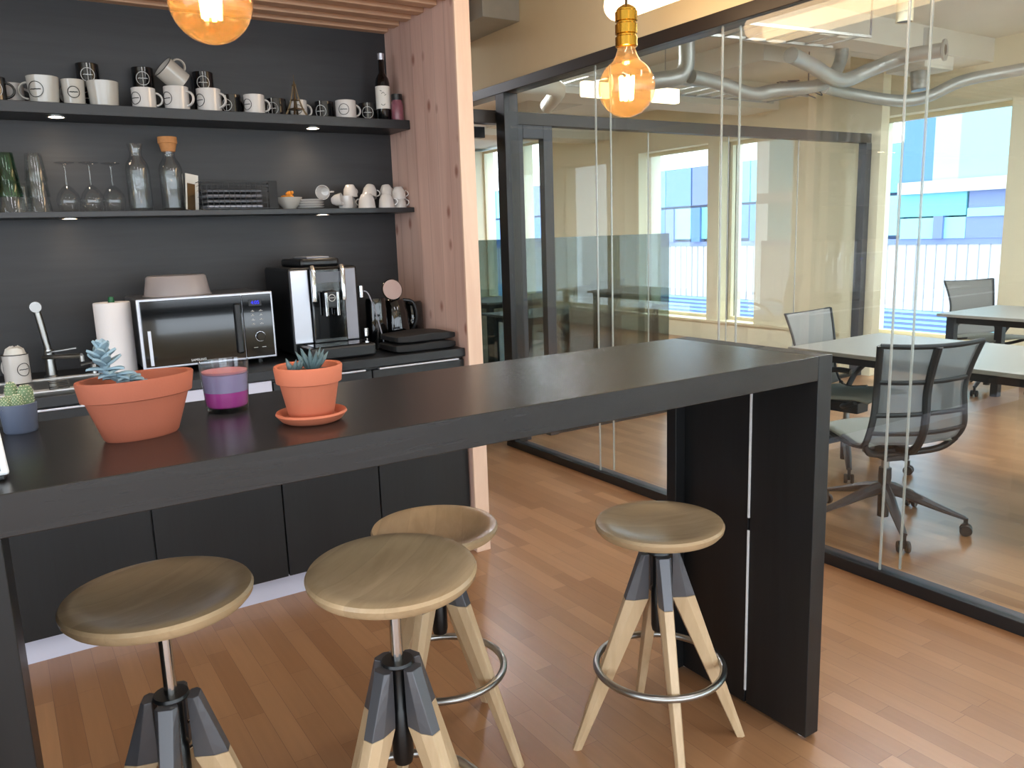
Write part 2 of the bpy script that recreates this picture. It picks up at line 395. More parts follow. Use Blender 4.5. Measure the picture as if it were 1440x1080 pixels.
# pine niche: side panel and boarded ceiling
pn = thing('pine_side_panel', 'tall pinkish knotty pine panel closing the right side of the kitchen niche', 'wood panel', (0, 0, 0))
bx('boards', (1.722, 3.062, 0), (1.785, KY+.1, 3.0), 'pine', pn)
bx('edge_trim', (1.718, 3.050, 0), (1.790, 3.062, 3.0), 'pine_edge', pn, .002)
pc = thing('pine_niche_ceiling', 'slatted pine boards forming the low ceiling over the kitchen niche', 'wood ceiling', (0, 0, 0))
bx('backing', (-3.3, 3.07, 2.44), (1.722, KY, 2.47), 'pine_ceiling', pc)
bx('fascia', (-3.3, 3.05, 2.40), (1.718, 3.07, 3.0), 'pine_edge', pc)
k = 0; y = 3.075
while y < KY-.03:
    bx('slat', (-3.3, y, 2.405 if k % 2 else 2.385), (1.722, y+.058, 2.44), 'pine_ceiling', pc, .004); y += .062; k += 1

# ================================================================= KITCHEN
zc = .945
ct = bx('kitchen_worktop', (-1.6, 3.08, zc-.036), (1.716, KY, zc), 'black_veneer', bevel=.002)
tag(ct, 'long black worktop along the kitchen wall carrying microwave and coffee machine', 'worktop')
cabs = [(-.45, .385, 'black base cabinet under the sink left of the dishwasher front', 1), (.385, .866, 'black appliance front with pale strip on top, below the microwave', 2),
        (.866, 1.28, 'black base cabinet directly below the coffee machine', 1), (1.28, 1.717, 'black base cabinet at the right end beside the pine panel', 1)]
for x0, x1, lab, kind in cabs:
    t = thing('base_cabinet', lab, 'cabinet', ((x0+x1)/2, 3.11, 0), 0, 'base cabinets under the worktop')
    w = (x1-x0)/2
    bx('body', (-w, 0, .10), (w, .62, .905), 'black_veneer_v', t)
    bx('door', (-w+.003, -.020, .10), (w-.003, -.001, .895 if kind == 1 else .82), 'black_veneer_v', t, .0015)
    if kind == 1: bx('handle_strip', (-w+.03, -.027, .895), (w-.03, -.003, .903), 'silver', t, .002)
    else: bx('control_strip', (-w+.003, -.022, .823), (w-.003, -.002, .905), 'white_plinth', t, .003)
pl = bx('plinth', (-1.6, 3.135, 0), (1.717, 3.155, .10), 'white_plinth'); tag(pl, 'pale lilac white plinth board under the kitchen cabinets', 'plinth')
# steel sink; the window reflection is put into the pale rim colour
st = thing('sink', 'stainless steel inset sink with bright front rim left of the microwave', 'sink', (.12, 3.34, zc))
bm = BM(); hw, hd = .26, .165
for a_, b__ in (((-hw, -hd, .001), (hw, -hd+.045, .006)), ((-hw, hd-.03, .001), (hw, hd, .006)), ((-hw, -hd+.045, .001), (-hw+.03, hd-.03, .006)), ((hw-.03, -hd+.045, .001), (hw, hd-.03, .006))): box(bm, a_, b__)
ob('rim', bm, 'pearl', st, smooth=False)
bx('basin', (-hw+.03, -hd+.045, .0005), (hw-.03, hd-.03, .002), 'steel', st)
ft = thing('kitchen_tap', 'brushed steel swivel tap with round head and long spout by the sink', 'tap', (.152, 3.535, zc))
bm = BM(); lathe(bm, [(0, 0), (.026, 0), (.026, .008), (.02, .012), (.018, .10), (.017, .11), (0, .11)], 20)
tube(bm, [(0, 0, .1), (-.012, 0, .2), (-.022, 0, .27)], .013, 14); ob('column', bm, 'steel', ft)
bm = BM(); lathe(bm, [(0, -.02), (.02, -.02), (.022, 0), (.02, .02), (0, .02)], 20, T((-.024, -.01, .275)) @ Rx(PI/2)); ob('round_head', bm, 'steel', ft)
bm = BM(); tube(bm, [(-.02, -.01, .083), (.10, -.13, .09)], .009, 12); tube(bm, [(.10, -.13, .09), (.10, -.13, .068)], .008, 12); ob('spout', bm, 'steel', ft)
bm = BM(); tube(bm, [(-.01, -.02, .10), (.09, -.08, .115)], .004, 8); ob('lever', bm, 'steel', ft)
sp = thing('soap_dispenser', 'small steel soap pump with flat nozzle beside the tap', 'soap dispenser', (.30, 3.5, zc))
bm = BM(); lathe(bm, [(0, 0), (.016, 0), (.016, .04), (.012, .045), (0, .045)], 16); ob('body', bm, 'steel', sp)
bm = BM(); tube(bm, [(0, 0, .045), (0, 0, .05), (-.05, -.02, .045)], .004, 8); ob('nozzle', bm, 'steel', sp)
wt = thing('wire_sponge_holder', 'small black wire holder lying in front of the sink', 'sponge holder', (.155, 3.20, zc+.006))
bm = BM(); tube(bm, [(-.03, -.02, .004), (.03, -.02, .004), (.03, -.02, .024), (-.03, -.02, .024)], .0018, 6, closed=True)
tube(bm, [(-.03, .02, .004), (.03, .02, .004), (.03, .02, .024), (-.03, .02, .024)], .0018, 6, closed=True)
for x in (-.03, .03): tube(bm, [(x, -.02, .004), (x, .02, .004)], .0018, 6)
ob('wire_frame', bm, 'black_plastic', wt)

# shelves with LED spots
SY = 3.513
def shelf(name, z0, z1, lab):
    t = thing(name, lab, 'shelf', (0, 0, 0), 0, 'black wall shelves')
    bx('board', (-1.6, SY, z0), (1.7195, KY-.001, z1), 'black_veneer', t, .0015); return t
S1, S2 = 1.962, 1.569
shelf('wall_shelf', 1.922, S1, 'upper black wall shelf holding the row of printed mugs')
shelf('wall_shelf', 1.547, S2, 'lower black wall shelf holding glasses, carafes and espresso cups')
for x, y, z, lab in ((.285, 3.585, 1.922, 'left recessed spotlight under the upper mug shelf'), (1.285, 3.60, 1.922, 'right recessed spotlight under the upper mug shelf'),
                (.287, 3.60, 1.547, 'left recessed spotlight under the lower glass shelf'), (1.30, 3.60, 1.547, 'right recessed spotlight under the lower glass shelf')):
    t = thing('shelf_spotlight', lab, 'spotlight', (x, y, z), 0, 'spotlights under the shelves')
    bm = BM(); lathe(bm, [(.026, -.004), (.034, -.004), (.034, 0), (.026, 0)], 28, close=True); ob('ring', bm, 'steel', t)
    bm = BM(); lathe(bm, [(0, -.003), (.026, -.003)], 28); ob('lens', bm, 'led', t)
    ld = bpy.data.lights.new('shelf_spot', 'SPOT'); ld.energy = 2.6 if z > 1.9 else 1.0; ld.color = (1, .78, .55); ld.spot_size = 2.2; ld.spot_blend = .8; ld.shadow_soft_size = .02
    lo = bpy.data.objects.new('shelf_spot', ld); C.objects.link(lo); lo.location = (x, y+.03, z-.012)

# --- mugs
def mug_parts(t, R, H, mat, logo, handle=True, rim=False, taper=1.0, hmat=None):
    bm = BM(); r0 = R*taper
    lathe(bm, [(0, .004), (r0-.004, .004), (r0, 0), (r0, .006), (R, H-.001), (R-.001, H), (R-.0035, H-.001), (r0-.0045, .01), (0, .009)], 36)
    ob('cup_body', bm, mat, t)
    if handle:
        hb = H*.5; hr = H*.30
        bm = BM(); pts = [(R-.003 + (0 if k in (0, 12) else 0) + hr*1.05*math.sin(PI*k/12), 0, hb+hr*math.cos(PI*k/12)) for k in range(13)]
        tube(bm, pts, .0045, 8, r2=.007, up=(0, 1, 0)); ob('handle', bm, hmat or mat, t)
    if rim:
        bm = BM(); tube(bm, [(R*math.cos(2*PI*k/32), R*math.sin(2*PI*k/32), H) for k in range(32)], .0016, 6, closed=True); ob('rim', bm, 'ink', t)
    if logo:
        lm, ang, lr = logo; bm = BM(); rr = (R+r0)/2+.0012+(R-r0)*.5
        def onc(u, v): th = ang+u/rr; return (rr*math.cos(th), rr*math.sin(th), H*.48+v)
        tube(bm, [onc(lr*math.cos(2*PI*k/28), lr*math.sin(2*PI*k/28)) for k in range(28)], .0013, 5, closed=True)
        tube(bm, [onc(-lr*.7+lr*1.4*k/6, .001*(k % 2)) for k in range(7)], .0016, 5)
        if lm == 'logo_white':
            tube(bm, [onc(0, -lr*1.25+2.6*lr*k/6) for k in range(7)], .0011, 5)  # vertical stroke paints a gloss highlight onto the black mugs
            tube(bm, [onc(lr*.0, lr*1.2), onc(lr*.0, lr*1.7)], .0022, 5)
        ob('logo_marks', bm, lm, t)
def mug(lab, x, y, z, R, H, mat, logo=None, hrot=0, rim=False, taper=1.0, rot=None, name='mug', grp='mugs on the upper shelf', hmat=None, handle=True):
    t = thing(name, lab, 'mug', (x, y, z), hrot, grp, rot=rot); mug_parts(t, R, H, mat, logo, handle, rim, taper, hmat); return t
def face(x, y, hrot): return math.atan2(-y, -x)-hrot      # towards the viewer side, in mug's own angle
ym = 3.585; W = 'white_ceramic'
def wm(lab, x, R, H, hr, dl=0, lg=True, mat=W, taper=1.0, y=ym, **k):
    return mug(lab, x, y, S1, R, H, mat, ('ink', face(x, y, hr)+dl, min(R*.5, H*.33)) if lg else None, hr, taper=taper, **k)
wm('white mug half hidden behind a black mug handle at the left frame edge', .160, .036, .082, .1, lg=False, y=3.67)
wm('wide pale mug with handle to the left, second mug from the left', .255, .055, .098, PI-.3, -.5, taper=.86, mat='grey_ceramic')
wm('pale mug with black ring logo facing front, between two wide mugs', .354, .041, .094, 2.2, 0, mat='grey_ceramic', taper=.9)
wm('wide pale mug without any logo right of the ring logo mug', .456, .057, .094, 1.9, 0, False, mat='grey_ceramic', taper=.88)
wm('low white mug with handle to the right, left of the tilted mug', .60, .045, .080, -.15, -.75, y=3.59)
wm('white mug carrying a tilted mug on its rim', .722, .048, .092, -.75, -.85)
wm('white mug with ring logo and handle in front, right of the stacked pair', .848, .048, .092, -.75, -.85)
wm('white mug with handle right, just right of the large bulb above', 1.032, .043, .080, .0, -.75)
wm('white mug standing behind the little bronze tower', 1.245, .037, .080, .05, -.1, y=3.65)
wm('white mug nearest the dark bottle with its handle to the right', 1.44, .046, .080, .0, -.2)
# tilted enamel mug
mug('cream enamel mug with black rim lying tilted on top of another mug', .748, 3.585, 2.072, .046, .09, 'grey_ceramic', None, 0, rim=True, rot=(0, math.radians(-52), math.radians(12)))
B = 'black_ceramic'
def bmug(lab, x, y, z=S1, R=.042, H=.085, hr=.2, dl=0): return mug(lab, x, y, z, R, H, B, ('logo_white', face(x, y, hr)+dl, R*.62), hr)
bmug('black mug with white logo cut off by the left edge of the photo', .095, 3.585, dl=.1, hr=-.1)
for x, s, dd in ((.40, 'wide pale mugs', .1), (.60, 'low white mug', .1), (.835, 'white mug with the front handle', .1)):
    bmug('black mug at shelf level behind the '+s, x+.02, 3.694, R=.041, H=.088, hr=1.2)
    bmug('black mug stacked on another black mug, behind the '+s, x+.022, 3.694, S1+.0885, R=.041, H=.088, hr=1.2)
bmug('black mug standing between the stacked white mugs and the mug right of the bulb', .955, 3.65, R=.038, hr=.5, dl=-.6)
bmug('black mug whose logo peeks past the handle left of the bronze tower', 1.155, 3.68, R=.042, hr=.6, dl=-.45)
bmug('black mug with white logo right of the bronze tower', 1.375, 3.68, R=.042, hr=.6, dl=-.45)
bmug('black mug with white ring logo between the last white mug and the bottle', 1.575, 3.655, R=.042, hr=1.2, dl=.0)
# bronze tower souvenir
t = thing('tower_figurine', 'small bronze lattice tower souvenir in front of a white mug', 'souvenir', (1.207, 3.575, S1), .3)
bm = BM()
for sx in (-1, 1):
    for sy in (-1, 1):
        pts = [(sx*.034, sy*.034, 0), (sx*.022, sy*.022, .03), (sx*.012, sy*.012, .07), (sx*.004, sy*.004, .125), (0, 0, .15)]
        tube(bm, spl(pts, 4), [.006-.004*k/16 for k in range(17)], 4)
ob('lattice_legs', bm, 'bronze', t)
bm = BM(); box(bm, (-.026, -.026, .028), (.026, .026, .033)); box(bm, (-.015, -.015, .066), (.015, .015, .070)); box(bm, (-.007, -.007, .128), (.007, .007, .132)); ob('platforms', bm, 'bronze', t, smooth=False)
bm = BM(); tube(bm, [(0, 0, .14), (0, 0, .172)], .0015, 6); ob('antenna', bm, 'bronze', t)
# dark bottle + jar
t = thing('wine_bottle', 'tall dark bottle with white label at the right end of the upper shelf', 'bottle', (1.632, 3.60, S1))
bm = BM(); lathe(bm, [(0, .003), (.030, 0), (.033, .004), (.033, .17), (.029, .19), (.014, .215), (.0125, .27), (.0145, .272), (.0145, .28), (0, .28)], 28); ob('bottle_body', bm, 'black_gloss', t)
bm = BM(); lathe(bm, [(.0335, .055), (.0335, .155)], 28); lb = ob('label', bm, 'label_white', t)
bm = BM()
for k, (u, v, l) in enumerate(((-.2, .135, .010), (-.1, .12, .014), (0, .127, .016), (.1, .112, .012), (-.15, .075, .018), (0, .068, .014))):
    th = face(1.632, 3.6, 0)+u*2; tube(bm, [(.0342*math.cos(th), .0342*math.sin(th), v), (.0342*math.cos(th+.25), .0342*math.sin(th+.25), v+l*(.5 if k % 2 else -.4))], .0012, 5)
ob('label_print', bm, 'ink', lb)
bm = BM(); lathe(bm, [(.0148, .272), (.0155, .300), (0, .301)], 20); ob('cap', bm, 'silver', t)
t = thing('spice_jar', 'small jar with purplish contents and black lid next to the bottle', 'jar', (1.682, 3.56, S1))
bm = BM(); lathe(bm, [(0, 0), (.026, 0), (.028, .006), (.027, .075), (.022, .088), (.022, .092), (0, .092)], 24); ob('jar_body', bm, 'purple_jar', t)
bm = BM(); lathe(bm, [(0, .092), (.025, .092), (.025, .118), (0, .118)], 24); ob('lid', bm, 'black_plastic', t)

# --- glassware on the lower shelf
def tumbler(t, z, mat, R=.034, H=.10, name='cup'):
    bm = BM(); lathe(bm, [(0, z+H-.006), (R*.68, z+H-.006), (R*.71, z+H-.012), (R-.002, z+.001), (R, z), (R, z+.002), (R*.73, z+H-.002), (R*.71, z+H), (0, z+H)], 28); return ob(name, bm, mat, t)
tl = ['lowest', 'middle', 'topmost']
for (x, y, m, lab) in ((.100, 3.585, 'glass_green', 'green tinted tumblers at the left frame edge'), (.192, 3.60, 'glass_clear', 'clear tumblers left of the wine glasses')):
    for k in range(3):
        t = thing('tumbler', 'upturned glass tumbler, %s of the stack of %s' % (tl[k], lab), 'glass', (x, y, S2), 0, 'stacked tumblers on the lower shelf')
        tumbler(t, .058*k, m if not (m == 'glass_green' and k == 0) else 'glass_clear', .043-.002*k if m == 'glass_clear' else .05-.006*k)
for x, lab in ((.128, 'small upturned glass between the two tumbler stacks'),):
    t = thing('tumbler', lab, 'glass', (x+.01, 3.66, S2)); tumbler(t, 0, 'glass_clear', .036, .11)
wg0 = thing('wine_glass', 'left one of the three upside-down wine glasses', 'wine glass', (.292, 3.60, S2), 0, 'upside-down wine glasses')
bm = BM(); lathe(bm, [(.032, 0), (.040, .028), (.042, .045), (.036, .068), (.018, .092), (.005, .102), (.0038, .115), (.0038, .165), (.006, .178), (.034, .184), (.035, .186), (0, .188)], 32); ob('bowl_and_stem', bm, 'glass_clear', wg0)
dup(wg0, (.374, 3.585, S2), 0, 'middle one of the three upside-down wine glasses'); dup(wg0, (.452, 3.60, S2), 0, 'right one of the three upside-down wine glasses, beside the open carafe')
def carafe(x, lab, cork):
    t = thing('carafe', lab, 'carafe', (x, 3.60, S2), 0, 'glass carafes on the lower shelf')
    bm = BM(); lathe(bm, [(0, .004), (.040, 0), (.045, .006), (.045, .165), (.040, .185), (.024, .212), (.022, .228), (.030, .262), (.0285, .262), (.0205, .228), (.0225, .213), (.0385, .184), (.0432, .165), (.043, .012), (0, .01)], 32)
    ob('glass_body', bm, 'glass_clear', t)
    if cork: bm = BM(); lathe(bm, [(0, .235), (.026, .235), (.034, .266), (.037, .268), (.037, .292), (0, .293)], 24); ob('cork_stopper', bm, 'cork', t)
carafe(.548, 'open clear glass carafe left of the corked one', False); carafe(.672, 'clear glass carafe closed with a wide cork stopper', True)
t = thing('recipe_card', 'white framed card leaning between corked carafe and wire basket', 'card', (.742, 3.60, S2+.002), 0, rot=(math.radians(-8), math.radians(9), .3))
bx('card', (-.028, -.002, 0), (.028, .002, .15), 'label_white', t); bx('dark_print', (-.022, -.0035, .0), (.012, -.0015, .11), 'bronze', t)
bk = thing('wire_basket', 'flat black wire basket on the lower shelf', 'basket', (.925, 3.605, S2))
bm = BM(); w, d, h = .155, .075, .115
for z in (.004, h): tube(bm, [(-w, -d, z), (w, -d, z), (w, d, z), (-w, d, z)], .003, 6, closed=True)
for z in (.03, .055, .08, .1): tube(bm, [(-w, -d, z), (w, -d, z), (w, d, z), (-w, d, z)], .0014, 5, closed=True)
for k in range(15): x = -w+2*w*k/14; tube(bm, [(x, -d, .004), (x, -d, h)], .0014, 5); tube(bm, [(x, d, .004), (x, d, h)], .0014, 5); tube(bm, [(x, -d, .004), (x, d, .004)], .0014, 5)
ob('wire_frame', bm, 'black_plastic', bk)
bx('side_plate', (w-.035, -d-.003, .004), (w, -d, h), 'black_matt', bk)
for k in range(4):
    n = bm = BM(); box(bm, (-.125, -.062, 0), (.105, .06, .012)); t = ob('napkin_pack', bm, 'cap_grey' if k % 2 else 'silver_plastic', None, smooth=False, bevel=.004, loc=(.915, 3.60, S2+.008+k*.021))
    tag(t, 'grey flat pack in the wire basket, ' + ('lowest', 'second from bottom', 'second from top', 'topmost')[k] + ' of the pile', 'napkin pack', 'packs in the wire basket')
# snack bowl
t = thing('snack_bowl', 'patterned glass bowl filled with orange wrapped sweets', 'bowl', (1.152, 3.60, S2))
bm = BM(); lathe(bm, [(0, .004), (.028, 0), (.030, .006), (.052, .03), (.058, .052), (.055, .052), (.049, .031), (.02, .01), (0, .009)], 32); ob('bowl_body', bm, 'grey_ceramic', t)
for k, (x, y, a_) in enumerate(((0, 0, .3), (.018, .01, 1.2), (-.02, .005, 2.2), (.004, -.02, .8), (.012, .0, 1.9), (-.008, -.012, 2.9))):
    bm = BM(); z0 = .052+(.018 if k in (0, 4) else .002)
    v = lathe(bm, [(0, -.014), (.006, -.012), (.009, 0), (.006, .012), (0, .014)], 8); bmesh.ops.transform(bm, matrix=Rz(a_) @ Ry(1.2+.2*k), verts=v)
    o = ob('wrapped_sweet', bm, 'orange_snack', None, loc=(1.152+x, 3.60+y, S2+z0)); tag(o, 'orange wrapped sweet in the patterned bowl', 'sweet', 'sweets in the bowl')
for k in range(4):
    t = bm = BM(); lathe(bm, [(0, 0), (.035, 0), (.06, .006), (.064, .011), (.061, .011), (.034, .004), (0, .004)], 32)
    o = ob('saucer', bm, 'white_ceramic', None, loc=(1.246, 3.60, S2+k*.0105)); tag(o, ('lowest', 'second lowest', 'second highest', 'topmost')[k]+' saucer of the small stack beside the sweets bowl', 'saucer', 'stacked saucers')
# espresso cups
def ecup(lab, x, y, z, rot, s=1.0, tall=False):
    t = thing('espresso_cup', lab, 'cup', (x, y, S2+z), 0, 'white espresso cups on the lower shelf', rot=rot)
    bm = BM()
    R, H = (.036*s, .058*s) if not tall else (.033*s, .056*s)
    pr = [(0, .003), (.018*s, 0), (.022*s, .004), (.031*s, .022*s), (R, H), (R-.002, H), (.029*s, .023*s), (.019*s, .007), (0, .006)] if not tall else [(0, .003), (.03*s, 0), (.032*s, .004), (R, H), (R-.002, H), (.03*s, .007), (0, .006)]
    lathe(bm, pr, 28); ob('cup_body', bm, 'white_ceramic', t)
    bm = BM(); tube(bm, [(R-.004+.016*math.sin(PI*k/8), 0, H*.55+.014*math.cos(PI*k/8)) for k in range(9)], .003, 6); ob('handle', bm, 'white_ceramic', t)
INV = (PI, 0, .4)
def einv(z): return z
ecup('espresso cup lying on its side next to the saucers', 1.335, 3.56, .034, (1.45, 0, .9), .8)
ecup('espresso cup lying sideways on top, left end of the cup pile', 1.322, 3.60, .078, (1.7, 0, -.6), .9)
ecup('upright straight espresso cup in the lower row beside the lying cup', 1.405, 3.575, .0, (0, 0, 1.2), 1, True)
ecup('upturned espresso cup on the upper row above the straight upright cup', 1.452, 3.63, .110, INV, .95)
ecup('upturned espresso cup in the back row, lower left of the pile', 1.46, 3.66, .0565, (PI, 0, 1.4), .95)
ecup('large upturned cup in the front middle of the pile', 1.508, 3.575, .066, (PI, 0, 2.4), 1.15)
ecup('tilted espresso cup on the upper row between two upturned ones', 1.555, 3.63, .108, (PI-.25, .2, -.3), 1)
ecup('upturned front cup, second from the pine panel', 1.60, 3.56, .063, (PI, 0, -.4), 1.08)
ecup('upturned cup on the upper row behind the second front cup', 1.636, 3.64, .110, (PI-.15, 0, .2), .95)
ecup('upturned cup at the right shelf end, lower of the nested pair', 1.676, 3.58, .055, (PI, 0, -.2), .93)
ecup('upturned cup at the right shelf end, upper of the nested pair', 1.674, 3.58, .098, (PI, 0, -.1), .98)

# --- microwave
mwy = 3.30
mw = thing('microwave', 'black microwave oven with silver trimmed front on the worktop', 'microwave', (.698, mwy, zc))
bx('housing', (-.245, .012, .022), (.250, .36, .288), 'cap_grey', mw, .006)
bx('front_frame', (-.253, 0, .022), (.256, .014, .290), 'silver', mw, .003)
bx('door_glass', (-.243, -.006, .031), (.131, 0, .281), 'black_gloss', mw, .002)
bx('control_panel', (.133, -.006, .031), (.248, 0, .281), 'black_gloss', mw, .002)
bx('door_handle', (.098, -.024, .052), (.122, -.006, .25), 'black_plastic', mw, .006)
bx('hinge_strip', (-.226, -.0085, .036), (-.214, -.006, .17), 'silver', mw, .001)
bx('display', (.158, -.0075, .236), (.208, -.006, .262), 'black_plastic', mw)
text_ob('clock_digits', '4:05', .020, 'display_blue', mw, (.183, -.0085, .249), (PI/2, 0, 0))
text_ob('brand_mark', 'SAMSUNG', .0125, 'pearl', mw, (-.052, -.0072, .043), (PI/2, 0, 0))
bm = BM()
for r in range(4):
    for q in range(2):
        x = .170+q*.033; z = .214-r*.0175
        box(bm, (x-.007, -.0075, z), (x+.007, -.006, z+.0015)); box(bm, (x-.002, -.0075, z+.003), (x+.002, -.006, z+.0055))
for x in (.172, .205): box(bm, (x-.008, -.0075, .067), (x+.008, -.006, .069))
ob('button_marks', bm, 'logo_white', mw, smooth=False)
bm = BM(); lathe(bm, [(0, .016), (.016, .016), (.018, .012), (.019, 0), (0, 0)], 28, T((.193, -.006, .112)) @ Rx(PI/2)); ob('dial', bm, 'black_gloss', mw)
bm = BM(); tube(bm, [(.193+.0195*math.cos(2*PI*k/28), -.009, .112+.0195*math.sin(2*PI*k/28)) for k in range(28)], .0012, 6, closed=True); ob('dial_ring', bm, 'chrome', mw)
for sx in (-.2, .2):
    for y in (.05, .3): bm = BM(); lathe(bm, [(0, 0), (.014, 0), (.014, .022), (0, .022)], 12, T((sx, y, 0))); ob('foot', bm, 'black_plastic', mw)
t = thing('microwave_cover', 'translucent plastic food cover lying on top of the microwave', 'food cover', (.622, 3.45, zc+.2885))
bm = BM(); lathe(bm, [(.128, 0), (.13, .003), (.124, .006), (.112, .074), (.105, .08), (0, .081)], 40); ob('dome', bm, 'frosted', t)
# paper towel
t = thing('paper_towel_roll', 'white paper towel roll standing left of the microwave', 'paper towel', (.376, 3.42, zc))
bm = BM(); lathe(bm, [(0, 0), (.07, 0), (.07, .01), (0, .01)], 28); ob('holder_base', bm, 'black_plastic', t)
bm = BM(); lathe(bm, [(.018, .010), (.064, .010), (.065, .014), (.065, .276), (.063, .28), (.018, .28)], 40, close=True); ob('paper', bm, 'paper', t)
bm = BM(); lathe(bm, [(0, .01), (.012, .01), (.012, .283), (0, .283)], 14); lathe(bm, [(0, .283), (.012, .283), (.009, .30), (0, .302)], 14); ob('rod_tip', bm, 'green_plastic', t)
# big enamel mug beside sink
t = mug('white enamel mug with black rim holding a cloth, left end of the worktop', .040, 3.46, zc+.0062, .043, .105, 'white_ceramic', ('ink', face(.040, 3.46, 2.2)+.55, .023), 2.2, rim=True, name='enamel_mug', grp=None)
bm = BM(); v = lathe(bm, [(0, .10), (.03, .105), (.041, .122), (.034, .146), (.012, .152), (0, .150)], 20)
for q in v: q.co += Vector((random.uniform(-1, 1), random.uniform(-1, 1), random.uniform(-1, 1)))*.004
o = ob('dish_cloth', bm, 'label_white', None, loc=(.040, 3.46, zc-.012)); o.scale = (.88, .88, 1); tag(o, 'crumpled cream dish cloth stuffed in the enamel mug', 'cloth')

# --- coffee machine
cm = thing('coffee_machine', 'large black coffee machine with silver side panels on the worktop', 'coffee machine', (1.19, 3.27, zc))
bx('body', (-.155, .06, .012), (.150, .40, .375), 'black_plastic', cm, .012)
for nm, x0, x1, m in (('side_panel', -.150, -.072, 'silver'), ('side_panel', .080, .134, 'silver_plastic')):
    bm = BM(); prism(bm, [(x0, .06), (x1, .06), (x1-.004 if x0 < 0 else x1, .366), (x0, .366)], -.062, -.045, Rx(PI/2)); ob(nm, bm, m, cm, smooth=False, bevel=.003)
bm = BM(); box(bm, (-.07, .03, .055), (.078, .062, .37)); ob('front_block', bm, 'black_gloss', cm, smooth=False, bevel=.006)
for x in (-.062, .066): bm = BM(); tube(bm, [(x, .022, .235), (x, .016, .36), (x, .03, .378)], .011, 12); ob('chrome_tube', bm, 'chrome', cm)
bx('spout_block', (-.018, .0, .205), (.028, .03, .275), 'black_plastic', cm, .004)
for x in (-.020, .030): bx('spout_rail', (x-.006, -.006, .17 if x < 0 else .17), (x+.006, .0, .272), 'chrome', cm, .003)
bm = BM(); tube(bm, [(.005+.014*math.cos(2*PI*k/24), -.002, .247+.014*math.sin(2*PI*k/24)) for k in range(24)], .0015, 6, closed=True); box(bm, (-.005, -.003, .246), (.015, -.001, .248)); ob('round_logo', bm, 'logo_white', cm)
bm = BM(); box(bm, (-.062, .027, .31), (.066, .03, .355)); ob('screen', bm, 'cap_grey', cm, smooth=False)
bx('drip_tray', (-.14, -.11, .0), (.145, .06, .055), 'black_plastic', cm, .01)
bx('drip_grid', (-.115, -.10, .055), (.125, .05, .0575), 'black_gloss', cm)
bm = BM(); box(bm, (-.09, .09, .375), (.085, .36, .41)); ob('bean_hopper', bm, 'black_plastic', cm, smooth=False, bevel=.012)
bx('hopper_lid', (-.05, .12, .41), (.05, .3, .418), 'silver_plastic', cm, .003)
# milk system
t = thing('milk_jug', 'black insulated milk container with chrome fittings right of the coffee machine', 'milk container', (1.43, 3.365, zc))
bm = BM(); lathe(bm, [(0, 0), (.047, 0), (.05, .006), (.046, .21), (.042, .225), (0, .228)], 32); ob('container', bm, 'black_gloss', t)
bm = BM(); tube(bm, [(-.065, -.03, .01), (-.065, -.03, .055)], .011, 14); tube(bm, [(-.065, -.03, .065), (-.065, -.03, .10)], .013, 14); ob('chrome_fitting', bm, 'chrome', t)
bm = BM(); tube(bm, spl([(-.07, -.02, .26), (-.045, -.03, .25), (-.02, -.045, .16), (.0, -.055, .06), (.005, -.06, 0.005)], 5), .003, 8); ob('milk_hose', bm, 'silver_plastic', t)
bm = BM(); tube(bm, [(-.075, -.02, .235), (-.075, -.02, .285)], .012, 14); ob('frother_nozzle', bm, 'chrome', t)
t = thing('kettle', 'black kettle with a round pinkish lid flipped open behind the milk container', 'kettle', (1.545, 3.42, zc))
bm = BM(); lathe(bm, [(0, 0), (.07, 0), (.072, .01), (.06, .15), (.045, .205), (.04, .21), (0, .211)], 32); ob('kettle_body', bm, 'black_gloss', t)
bm = BM(); tube(bm, spl([(.04, -.01, .205), (.085, -.02, .19), (.10, -.02, .12), (.075, -.01, .05)], 5), .008, 8); ob('handle', bm, 'black_plastic', t)
bm = BM(); lathe(bm, [(0, 0), (.045, 0), (.045, .006), (0, .008)], 32, T((-.02, -.03, .255)) @ Rz(-.25) @ Rx(1.35) @ Ry(.2)); ld_ = ob('lid', bm, 'disc_pink', t)
bm = BM(); tube(bm, [tuple((T((-.02, -.03, .255)) @ Rz(-.25) @ Rx(1.35) @ Ry(.2)) @ Vector((.046*math.cos(2*PI*k/30), .046*math.sin(2*PI*k/30), .003))) for k in range(30)], .003, 6, closed=True); ob('lid_rim', bm, 'black_gloss', ld_)
t = thing('black_canister', 'black canister with a small round emblem near the pine panel', 'canister', (1.665, 3.48, zc))
bm = BM(); lathe(bm, [(0, 0), (.048, 0), (.05, .004), (.046, .18), (.04, .19), (0, .192)], 28); ob('body', bm, 'black_gloss', t)
th = face(1.665, 3.48, 0)+.1; bm = BM(); tube(bm, [(.0485*math.cos(th+.3*math.cos(2*PI*k/20)), .0485*math.sin(th+.3*math.cos(2*PI*k/20)), .10+.014*math.sin(2*PI*k/20)) for k in range(20)], .0012, 5, closed=True)
ob('emblem', bm, 'logo_white', t)
for k in range(2):
    bm = BM(); w, d, h = .15-.005*k, .095, .036
    box(bm, (-w, -d, 0), (w, d, h)); bmesh.ops.subdivide_edges(bm, edges=bm.edges, cuts=5, use_grid_fill=True)
    for v in bm.verts:
        e = 1-.35*max(0, (abs(v.co.x)/w-.75)/.25); v.co.z = h/2+(v.co.z-h/2)*e+.003*math.sin(v.co.x*30+k)*(v.co.z/h)
    o = ob('folded_pouch', bm, 'dark_cloth', None, sub=1, loc=(1.553+.004*k, 3.215, zc+.001+k*.040)); tag(o, ('lower', 'upper')[k]+' of two black padded pouches stacked at the worktop end', 'pouch', 'black pouches stacked on the worktop')

